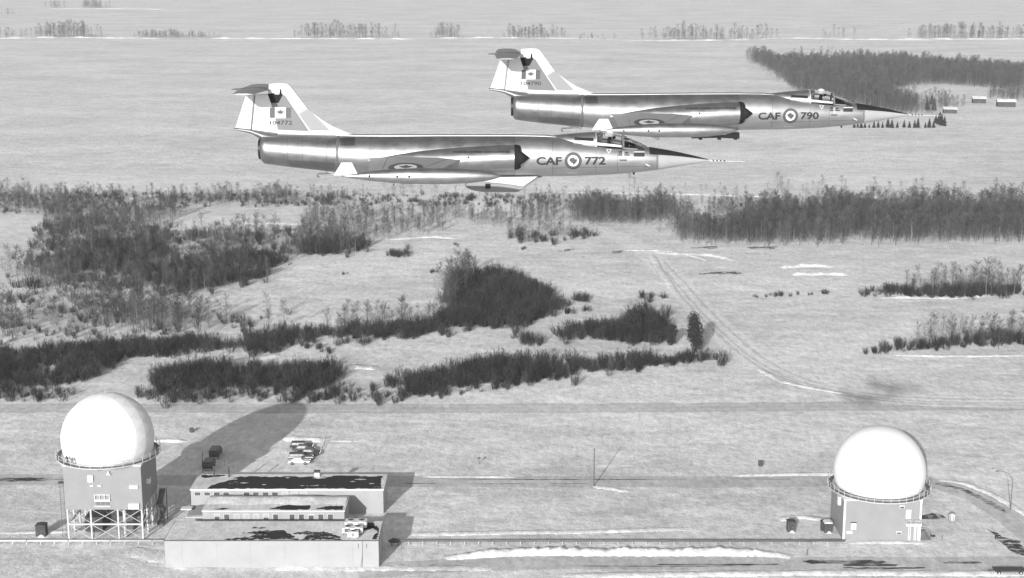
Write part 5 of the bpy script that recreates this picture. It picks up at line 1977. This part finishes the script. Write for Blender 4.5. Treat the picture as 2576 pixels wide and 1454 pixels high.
# (region name, label of the mass, label of a single plant, kind, polygon, spacing, low, high, gap)
REG = [
    ('left_thicket', 'wide dark willow thicket on the left above the far road', 'dark leafless bush at the near side of the wide left thicket', 'shrub',
     z3([(-100, 1040), (200, 1040), (400, 1000), (700, 1000), (900, 970), (1100, 970), (1250, 1000), (1400, 975), (1640, 925), (1850, 910), (1900, 930), (1700, 970), (1640, 1025), (1550, 1050), (1400, 1010), (1250, 1025), (1000, 1060), (760, 1065), (650, 1110), (530, 1200), (300, 1235), (-100, 1250)]), 1.75, .6, 1.1, .5),
    ('left_verge_bushes', 'loose low bushes along the far road on the left', 'low leafless bush beside the far road behind the faceted radome', 'shrub',
     z3([(-100, 1250), (150, 1250), (420, 1270), (400, 1300), (250, 1330), (60, 1320), (-100, 1330)]), 2.2, .4, .85, .7),
    ('middle_thicket', 'dark willow thicket beside the far road above the tower shadow', 'dark leafless bush in the thicket beside the far road above the tower shadow', 'shrub',
     z3([(880, 1180), (1000, 1150), (1250, 1130), (1400, 1140), (1650, 1120), (1800, 1140), (1930, 1120), (1960, 1190), (1990, 1230), (1900, 1250), (1400, 1250), (1000, 1250), (900, 1240)]), 1.75, .6, 1.1, .5),
    ('middle_verge_bushes', 'loose bushes in the snow between the middle thicket and the far road', 'loose leafless bush on the snowy edge of the far road', 'shrub',
     z3([(780, 1300), (900, 1250), (1400, 1255), (1990, 1235), (2060, 1265), (2060, 1320), (1800, 1330), (1400, 1320), (1100, 1330), (820, 1325)]), 2.1, .4, .9, .66),
    ('track_thicket', 'long dark willow thicket running to the field track', 'dark leafless bush in the long thicket that runs to the track', 'shrub',
     z4([(580, 1240), (600, 1190), (700, 1170), (900, 1130), (1000, 1100), (1200, 1100), (1300, 1120), (1500, 1120), (1700, 1100), (2036, 1080), (2200, 1080), (2350, 1072), (2500, 1076), (2400, 1090), (2200, 1110), (2036, 1130), (1800, 1165), (1500, 1200), (1250, 1225), (1000, 1240), (700, 1290), (590, 1280)]), 1.75, .6, 1.15, .5),
    ('track_verge_bushes', 'scattered small bushes in the snow below the long thicket', 'small leafless bush in the snow below the long thicket', 'shrub',
     z4([(290, 1290), (420, 1230), (560, 1200), (580, 1270), (900, 1255), (1300, 1230), (1250, 1250), (900, 1290), (620, 1325), (430, 1335)]), 2.5, .3, .75, .75),
    ('dome_thicket', 'big rounded dark thicket in the middle of the fields', 'dark leafless bush of the rounded thicket in the middle fields', 'shrub',
     z4([(880, 640), (900, 590), (1000, 575), (1150, 590), (1280, 610), (1350, 650), (1430, 700), (1480, 705), (1400, 735), (1560, 765), (1480, 800), (1400, 850), (1250, 895), (1000, 890), (820, 890), (810, 860), (860, 770)]), 1.8, .75, 1.25, .4),
    ('link_thicket', 'strip of willow bushes linking the left thicket to the rounded one', 'leafless bush of the strip below the open field', 'shrub',
     z4([(0, 950), (100, 935), (300, 905), (800, 875), (830, 890), (700, 950), (500, 965), (330, 955), (150, 950), (0, 955)]), 1.75, .6, 1.1, .45),
    ('pine_thicket', 'dark bushy thicket beside the dark evergreen at the track', 'dark bush of the thicket beside the evergreen', 'shrub',
     z4([(1470, 930), (1560, 970), (1700, 955), (1800, 965), (1900, 985), (2036, 990), (2110, 975), (2110, 880), (2036, 820), (1960, 810), (1900, 870), (1740, 890), (1600, 910)]), 1.8, .8, 1.3, .5),
    ('mid_field_bushes', 'bushes among the aspens in the left wood', 'bush among the aspens of the left wood', 'shrub',
     z3([(330, 420), (600, 380), (900, 400), (1000, 480), (760, 520), (900, 560), (1300, 480), (1500, 470), (1600, 520), (1550, 600), (1300, 660), (1100, 710), (980, 650), (760, 670), (800, 600), (500, 560), (350, 540)]), 2.8, .8, 1.25, .7),
    ('left_wood_understory', 'low bushes among the left wood aspens', 'low bush among the left wood aspens', 'shrub',
     z3([(260, 270), (620, 250), (1000, 330), (1500, 345), (2036, 340), (2036, 440), (1750, 485), (1560, 600), (1350, 660), (1100, 715), (740, 680), (300, 690), (0, 640), (150, 510)]), 3.3, .35, .9, .72),
    ('tree_line_understory', 'low bushes below the long aspen line', 'low bush below the long aspen line', 'shrub',
     z3([(-100, 110), (1000, 112), (2036, 120), (3600, 130), (3600, 180), (2036, 185), (1300, 180), (600, 230), (-100, 225)]), 3.4, .3, .7, .72),
    ('stand_understory', 'low bushes in the thin aspen stand on the left', 'low bush in the thin aspen stand on the left', 'shrub',
     z3([(-100, 690), (560, 690), (1000, 790), (1850, 885), (1200, 940), (300, 970), (-100, 1000)]), 3.6, .3, .7, .8),
    ('field_edge_bushes', 'low bushes along the field edge on the right', 'low leafless bush at the field edge on the right', 'shrub',
     z5([(1360, 700), (1480, 698), (1560, 698), (1800, 722), (2000, 718), (2300, 700), (2300, 660), (1900, 672), (1600, 672), (1400, 682)]), 1.6, .4, .9, .4),
    ('lower_edge_bushes', 'low bushes along the lower field edge on the right', 'low leafless bush at the lower field edge on the right', 'shrub',
     z5([(1340, 1052), (1480, 1044), (1600, 1034), (1900, 1010), (2330, 985), (2330, 935), (2100, 950), (1900, 972), (1600, 1008), (1450, 1030)]), 1.6, .4, .95, .35),
    ('wood_floor_bushes', 'bushes below the aspens of the middle wood', 'bush below the aspens of the middle wood', 'shrub',
     z4([(0, 400), (200, 400), (380, 400), (380, 440), (300, 460), (0, 470)]), 2.4, .8, 1.2, .5),
    ('oval_bush_patch', 'oval dark bush patch alone in the snow', 'dark bush of the lone oval patch', 'shrub', z4([(490, 460), (540, 445), (620, 450), (655, 465), (620, 482), (540, 482)]), 2.0, .5, .7, .0),
    ('copse_bushes', 'dark bush patches before the middle wood', 'dark bush in front of the middle wood', 'shrub', z4([(1220, 370), (1300, 350), (1650, 340), (1750, 350), (1700, 370), (1450, 400), (1370, 405)]), 3.0, .6, .9, .6),
    ('left_birch_stand', 'thin bare aspen stand on the left', 'bare aspen of the thin stand on the left', 'aspen',
     z3([(-100, 780), (250, 740), (560, 720), (720, 760), (1000, 800), (1300, 870), (1600, 885), (1850, 880), (1800, 920), (1200, 940), (800, 950), (300, 970), (-100, 1000)]), 4.2, .65, 1.0, .85),
    ('left_birch_stand_dense', 'denser bare aspens behind the left thicket', 'bare aspen standing just behind the left thicket', 'aspen',
     z3([(660, 780), (800, 800), (1200, 860), (1250, 930), (900, 930), (700, 900), (600, 850)]), 2.8, .7, 1.0, .5),
    ('thicket_aspens', 'slim bare aspens along the top of the thicket strip', 'slim bare aspen rising from the thicket strip', 'aspen',
     z4([(100, 900), (300, 880), (800, 850), (820, 870), (500, 910), (100, 930)]), 2.6, .6, .85, .5),
    ('dome_aspens', 'bare aspens on the left flank of the rounded thicket', 'bare aspen on the left flank of the rounded thicket', 'aspen',
     z4([(860, 640), (900, 570), (990, 560), (1010, 640), (960, 760), (860, 840), (810, 850)]), 2.6, .7, 1.0, .4),
    ('right_row_aspens', 'bare aspens along the field edge on the right', 'bare aspen along the upper field edge on the right', 'aspen',
     z5([(1620, 695), (1750, 710), (2000, 712), (2300, 695), (2300, 655), (1900, 670), (1700, 672)]), 2.2, .5, 1.0, .4),
    ('right_low_row_aspens', 'bare aspens along the lower field edge on the right', 'bare aspen along the lower field edge on the right', 'aspen',
     z5([(1700, 1022), (1900, 1002), (2330, 978), (2330, 930), (2100, 945), (1900, 965)]), 2.2, .5, 1.0, .4),
    ('left_wood', 'broad bare aspen wood on the left', 'bare aspen at the near edge of the broad left wood', 'aspen',
     z3([(260, 370), (340, 330), (620, 300), (1000, 340), (1200, 370), (1500, 345), (1800, 345), (2036, 340), (2036, 440), (1900, 450), (1750, 485), (1640, 530), (1560, 600), (1350, 660), (1100, 715), (980, 690), (740, 690), (560, 700), (300, 690), (100, 620), (0, 640), (-100, 600), (150, 510), (220, 430)]), 3.3, .45, .9, .8),
    ('left_wood_back', 'bare aspens at the back of the left wood', 'bare aspen at the back of the left wood', 'aspen',
     z3([(260, 250), (600, 250), (1000, 210), (1100, 250), (900, 290), (620, 330), (340, 340), (260, 380)]), 3.2, .55, .9, .7),
    ('tree_line', 'long line of bare aspens before the far field', 'bare aspen of the long line', 'aspen',
     z3([(-100, 130), (500, 125), (1000, 130), (2036, 135), (2036, 190), (1700, 190), (1300, 190), (1000, 200), (600, 240), (260, 240), (0, 230), (-100, 230)]), 3.2, .4, .75, .8),
    ('middle_wood', 'bare aspen wood in the middle distance', 'bare aspen of the middle wood', 'aspen',
     z4([(0, 240), (200, 210), (600, 200), (1000, 190), (1400, 180), (2036, 180), (2036, 290), (1900, 290), (1700, 290), (1560, 310), (1650, 360), (1400, 400), (1240, 390), (1200, 330), (1000, 320), (850, 330), (700, 360), (480, 375), (380, 430), (300, 460), (0, 470)]), 3.0, .35, .7, .8),
    ('field_line', 'thin line of bare saplings at the far field edge', 'bare sapling of the far field edge', 'aspen', z4([(-300, 128), (400, 132), (2036, 132), (2036, 120), (400, 118), (-300, 112)]), 4.2, .3, .6, .8),
    ('right_wood', 'dense bare wood on the right in the middle distance', 'bare aspen of the dense right wood', 'aspen',
     z5([(260, 360), (300, 330), (600, 310), (800, 240), (900, 210), (1200, 210), (1450, 210), (1900, 205), (2400, 215), (2400, 395), (1700, 400), (1420, 400), (1340, 365), (1250, 410), (900, 415), (600, 410), (330, 400)]), 2.1, .7, 1.05, .35),
    ('right_wood_side', 'bare saplings left of the dense right wood', 'bare sapling left of the dense right wood', 'aspen', z5([(0, 190), (400, 180), (700, 170), (720, 190), (560, 240), (350, 285), (0, 285)]), 2.6, .4, .7, .7),
    ('right_field_line', 'thin saplings behind the dense right wood', 'thin sapling behind the dense right wood', 'aspen', z5([(0, 92), (700, 96), (1300, 100), (2400, 150), (2400, 170), (1900, 150), (1300, 110), (0, 100)]), 4.5, .45, .85, .75),
    ('centre_copse', 'dense bare copse left of the right wood', 'bare aspen of the copse left of the right wood', 'aspen', z4([(1570, 200), (1800, 185), (2036, 180), (2170, 190), (2100, 250), (2036, 290), (1700, 292), (1570, 275)]), 2.3, .5, .8, .35),
    ('far_wood', 'dense far wood behind the farther jet', 'bare tree of the far wood', 'aspen',
     zf([(200, 525), (260, 550), (380, 605), (480, 690), (600, 780), (1000, 900), (1550, 990), (1700, 985), (1650, 930), (1400, 860), (1470, 765), (1650, 745), (1700, 725), (2100, 745), (2300, 765), (2560, 775), (2600, 660), (2400, 630), (2100, 600), (1600, 570), (1500, 545), (1000, 560), (500, 570), (330, 520)]), 3.1, .95, 1.3, .2),
    ('far_wood_patches', 'sparse trees round the far farm clearing', 'bare tree by the far farm clearing', 'aspen', zf([(1640, 960), (1700, 900), (1900, 880), (2050, 920), (1900, 960), (1750, 990)]), 4.5, .7, 1.0, .5),
    ('far_wood_edge', 'trees right of the far farm clearing', 'bare tree right of the far farm clearing', 'aspen', zf([(2250, 840), (2300, 800), (2620, 800), (2620, 890), (2400, 870)]), 4.0, .7, 1.0, .2),
]
# thin rows along the far fields
for k, (x0, x1, y0, y1, lo, hi, sp) in enumerate(((-60, 70, 92, 95, .9, 1.3, 6), (80, 250, 90, 95, 1.0, 1.9, 6), (325, 560, 92, 96, .6, .9, 4.5), (735, 1010, 92, 96, 1.0, 1.8, 6), (1085, 1170, 92, 96, 1.0, 1.8, 6), (1258, 1430, 93, 97, 1.0, 1.6, 6),
                                              (1450, 1535, 100, 102, .7, 1.0, 5), (1610, 1970, 97, 101, 1.0, 1.9, 7), (2060, 2140, 93, 96, .9, 1.4, 9), (2270, 2620, 93, 97, 1.0, 1.8, 6), (126, 157, 20, 23, 1, 1.6, 8), (205, 266, 17, 22, 1, 1.8, 8), (10, 60, 39, 41, .8, 1.2, 9), (1990, 2120, 139, 142, .7, 1.0, 5))):
    REG.append(('far_tree_row', 'thin far row of trees along the snowy field, row %s' % 'abcdefghijklmnop'[k], '', 'aspen', [(x0, y1 - .3), (x0 * .8 + x1 * .2, y0), (x0 * .35 + x1 * .65, y0 + .6), (x1, y1 - .5), (x1, y1), (x0, y1)], sp * .8, lo * .4, hi, .6))

allp = {'shrub': [], 'aspen': []}
for k, (nm, lab, one, kind, poly, sp, lo, hi, gap) in enumerate(REG):
    for p in fill(poly, sp, 500 + k, lo, hi, gap):
        allp[kind].append((math.hypot(p[0], p[1]) / p[2], k, p))
# lone bushes
r_ = random.Random(77)
SINGLE = [(60, 975, .7), (240, 985, .9), (370, 988, .8), (850, 935, .95), (1100, 890, .8), (980, 905, .7), (1340, 975, 1.2), (1310, 985, .9), (1375, 985, .9), (1630, 730, .95), (1650, 735, .8), (1600, 735, .7), (1560, 805, .7), (1660, 795, .6), (1270, 945, .6), (2000, 720, .7),
          (30, 1010, .5), (90, 1015, .6), (150, 1030, .5), (250, 580, .3), (920, 415, .4), (770, 572, .4), (1285, 436, .4)]
for x, y, s in SINGLE:
    p = G(*z4([(x, y)])[0])
    for q in range(4):
        allp['shrub'].append((0, -1, (p.x + r_.uniform(-1.6, 1.6), p.y + r_.uniform(-2.2, 2.2), s * r_.uniform(.7, 1), r_.uniform(0, 6.28), r_.randrange(6))))
for x, y in ((700, 180), (780, 715), (850, 708), (880, 706), (920, 705), (1050, 700), (1200, 697), (110, 715), (170, 745), (215, 715), (90, 775)):
    p = G(*z5([(x, y)])[0])
    for q in range(3):
        allp['shrub'].append((0, -1, (p.x + r_.uniform(-2.5, 2.5), p.y + r_.uniform(-1.5, 1.5), r_.uniform(.3, .6), r_.uniform(0, 6.28), r_.randrange(6))))

GROUPS = {'shrub': ('bush', 'bush'), 'aspen': ('aspen_tree', 'tree')}
for kind in ('shrub', 'aspen'):
    L_ = sorted(allp[kind], key=lambda q: q[0])
    solo, rest = L_[:290], L_[290:]
    for _, k, p in solo:
        big = 'large ' if p[2] > (.95 if kind == 'shrub' else .85) else ('small ' if p[2] < (.65 if kind == 'shrub' else .55) else 'middling ')
        big += ('dense ' if p[4] < 3 else 'thin ') if kind == 'shrub' else ('pale-barked ' if p[4] % 3 == 0 else 'dark-barked ')
        lab = big + REG[k][2] if k >= 0 else big + 'leafless bush standing in a loose knot in open snow'
        grp = ('plants of the ' + REG[k][0].replace('_', ' ')) if k >= 0 else 'lone bushes in the open snow'
        t = thing(GROUPS[kind][0], lab, GROUPS[kind][1], (p[0], p[1], 0), p[3], grp)
        t.scale = (p[2],) * 3
        a, b_, nm = VAR[kind][p[4]]
        for me, n_ in ((a, nm[0]), (b_, nm[1])):
            o = link(bpy.data.objects.new(n_, me))
            o.parent = t
            if n_ != 'trunk':
                o['kind'] = 'stuff'
    by = {}
    for _, k, p in rest:
        by.setdefault(k, []).append(p)
    for k, pts in by.items():
        wood(REG[k][0] if k >= 0 else 'scattered_bushes', REG[k][1] if k >= 0 else 'scattered bushes', kind, pts)

# spruce row by the far farm
for i, zx in enumerate((1105, 1140, 1170, 1205, 1250, 1290, 1325, 1365, 1405, 1440, 1485, 1550, 1595, 1630, 1670, 1725, 1765, 1800)):
    p = G(*zf([(zx + r_.uniform(-9, 9), 1101 + r_.uniform(-3, 2))])[0])
    t = thing('spruce_tree', 'small dark spruce of the planted row in front of the far farm', 'tree', (p.x, p.y, 0), i * 1.3, 'spruces of the planted row')
    t.scale = (r_.uniform(.9, 1.3) * (s0 := r_.uniform(.6, 1.1) * (1 if i > 5 else .75)), s0, s0)
    a, b_, nm = VAR['spruce'][i % 4]
    for me, n_ in ((a, nm[0]), (b_, nm[1])):
        o = link(bpy.data.objects.new(n_, me))
        o.parent = t
        if n_ != 'trunk':
            o['kind'] = 'stuff'
for zx, zy, s in ((1815, 1060, 1.0), (1840, 1070, 1.2), (1865, 1080, 1.3), (1890, 1085, 1.1), (1850, 1055, 1.2), (1300, 905, 2.0), (1640, 905, 1.2), (1800, 950, 1.4), (1780, 900, 1.3), (1740, 945, 1.3), (1290, 910, 2.1)):
    p = G(*zf([(zx, zy)])[0])
    t = thing('spruce_tree', 'dark spruce of the loose clumps behind the planted row', 'tree', (p.x, p.y, 0), zx, 'spruces behind the planted row')
    t.scale = (s,) * 3
    a, b_, nm = VAR['spruce'][int(zx) % 4]
    for me, n_ in ((a, nm[0]), (b_, nm[1])):
        o = link(bpy.data.objects.new(n_, me))
        o.parent = t
        if n_ != 'trunk':
            o['kind'] = 'stuff'
# the dark evergreens at the track
for vx, vy, lobes, n, lb in ((1752, 883, [(0, 0, 2.6, 1.9, 2.4), (-.5, .2, 5.6, 2.3, 3.0), (-.9, 0, 8.6, 1.7, 2.4), (-1.5, 0, 4.2, 1.3, 1.6)], 3600, 'tall dark egg-shaped evergreen standing alone beside the field track'),
                            (1688, 868, [(0, 0, 1.6, 1.3, 1.6), (.1, 0, 4.0, 1.6, 2.0)], 1700, 'smaller round dark evergreen left of the tall one'),
                            (1600, 850, [(0, 0, 2.4, 2.4, 2.4), (-.8, 0, 5.6, 2.2, 2.8)], 2600, 'broad dark evergreen at the left end of the thicket by the track'),
                            (1638, 845, [(0, 0, 2.2, 2.2, 2.2), (.5, 0, 4.6, 2.0, 2.0)], 2300, 'broad dark evergreen between two others in the thicket by the track'),
                            (1655, 862, [(0, 0, 1.8, 2.0, 1.8), (1.2, 0, 2.4, 1.6, 1.6)], 1700, 'low dark evergreen in front of the others in the thicket by the track')):
    p = G(vx, vy)
    t = thing('evergreen_tree', lb, 'tree', (p.x, p.y, 0))
    tr, cr = leafy_mass(int(vx), lobes, n)
    tr.build('trunk', BARK, t)
    cr.build('crown', NEEDLE, t)['kind'] = 'stuff'


# ------------------------------------------------------------------ winter haze
hz = MB().box(-4500, 4500, -1500, 7000, -1.0, 112.0).build('haze', None)
hz['kind'] = 'stuff'
hz['label'] = 'thin pale winter haze over the fields'
hm = bpy.data.materials.new('haze')
hm.use_nodes = True
hm.node_tree.nodes.clear()
ho = hm.node_tree.nodes.new('ShaderNodeOutputMaterial')
hv = hm.node_tree.nodes.new('ShaderNodeVolumePrincipled')
hv.inputs['Color'].default_value = (0.95, 0.95, 0.95, 1)
hv.inputs['Density'].default_value = 0.00012
hv.inputs['Anisotropy'].default_value = 0.0
hm.node_tree.links.new(hv.outputs[0], ho.inputs['Volume'])
hz.data.materials.append(hm)
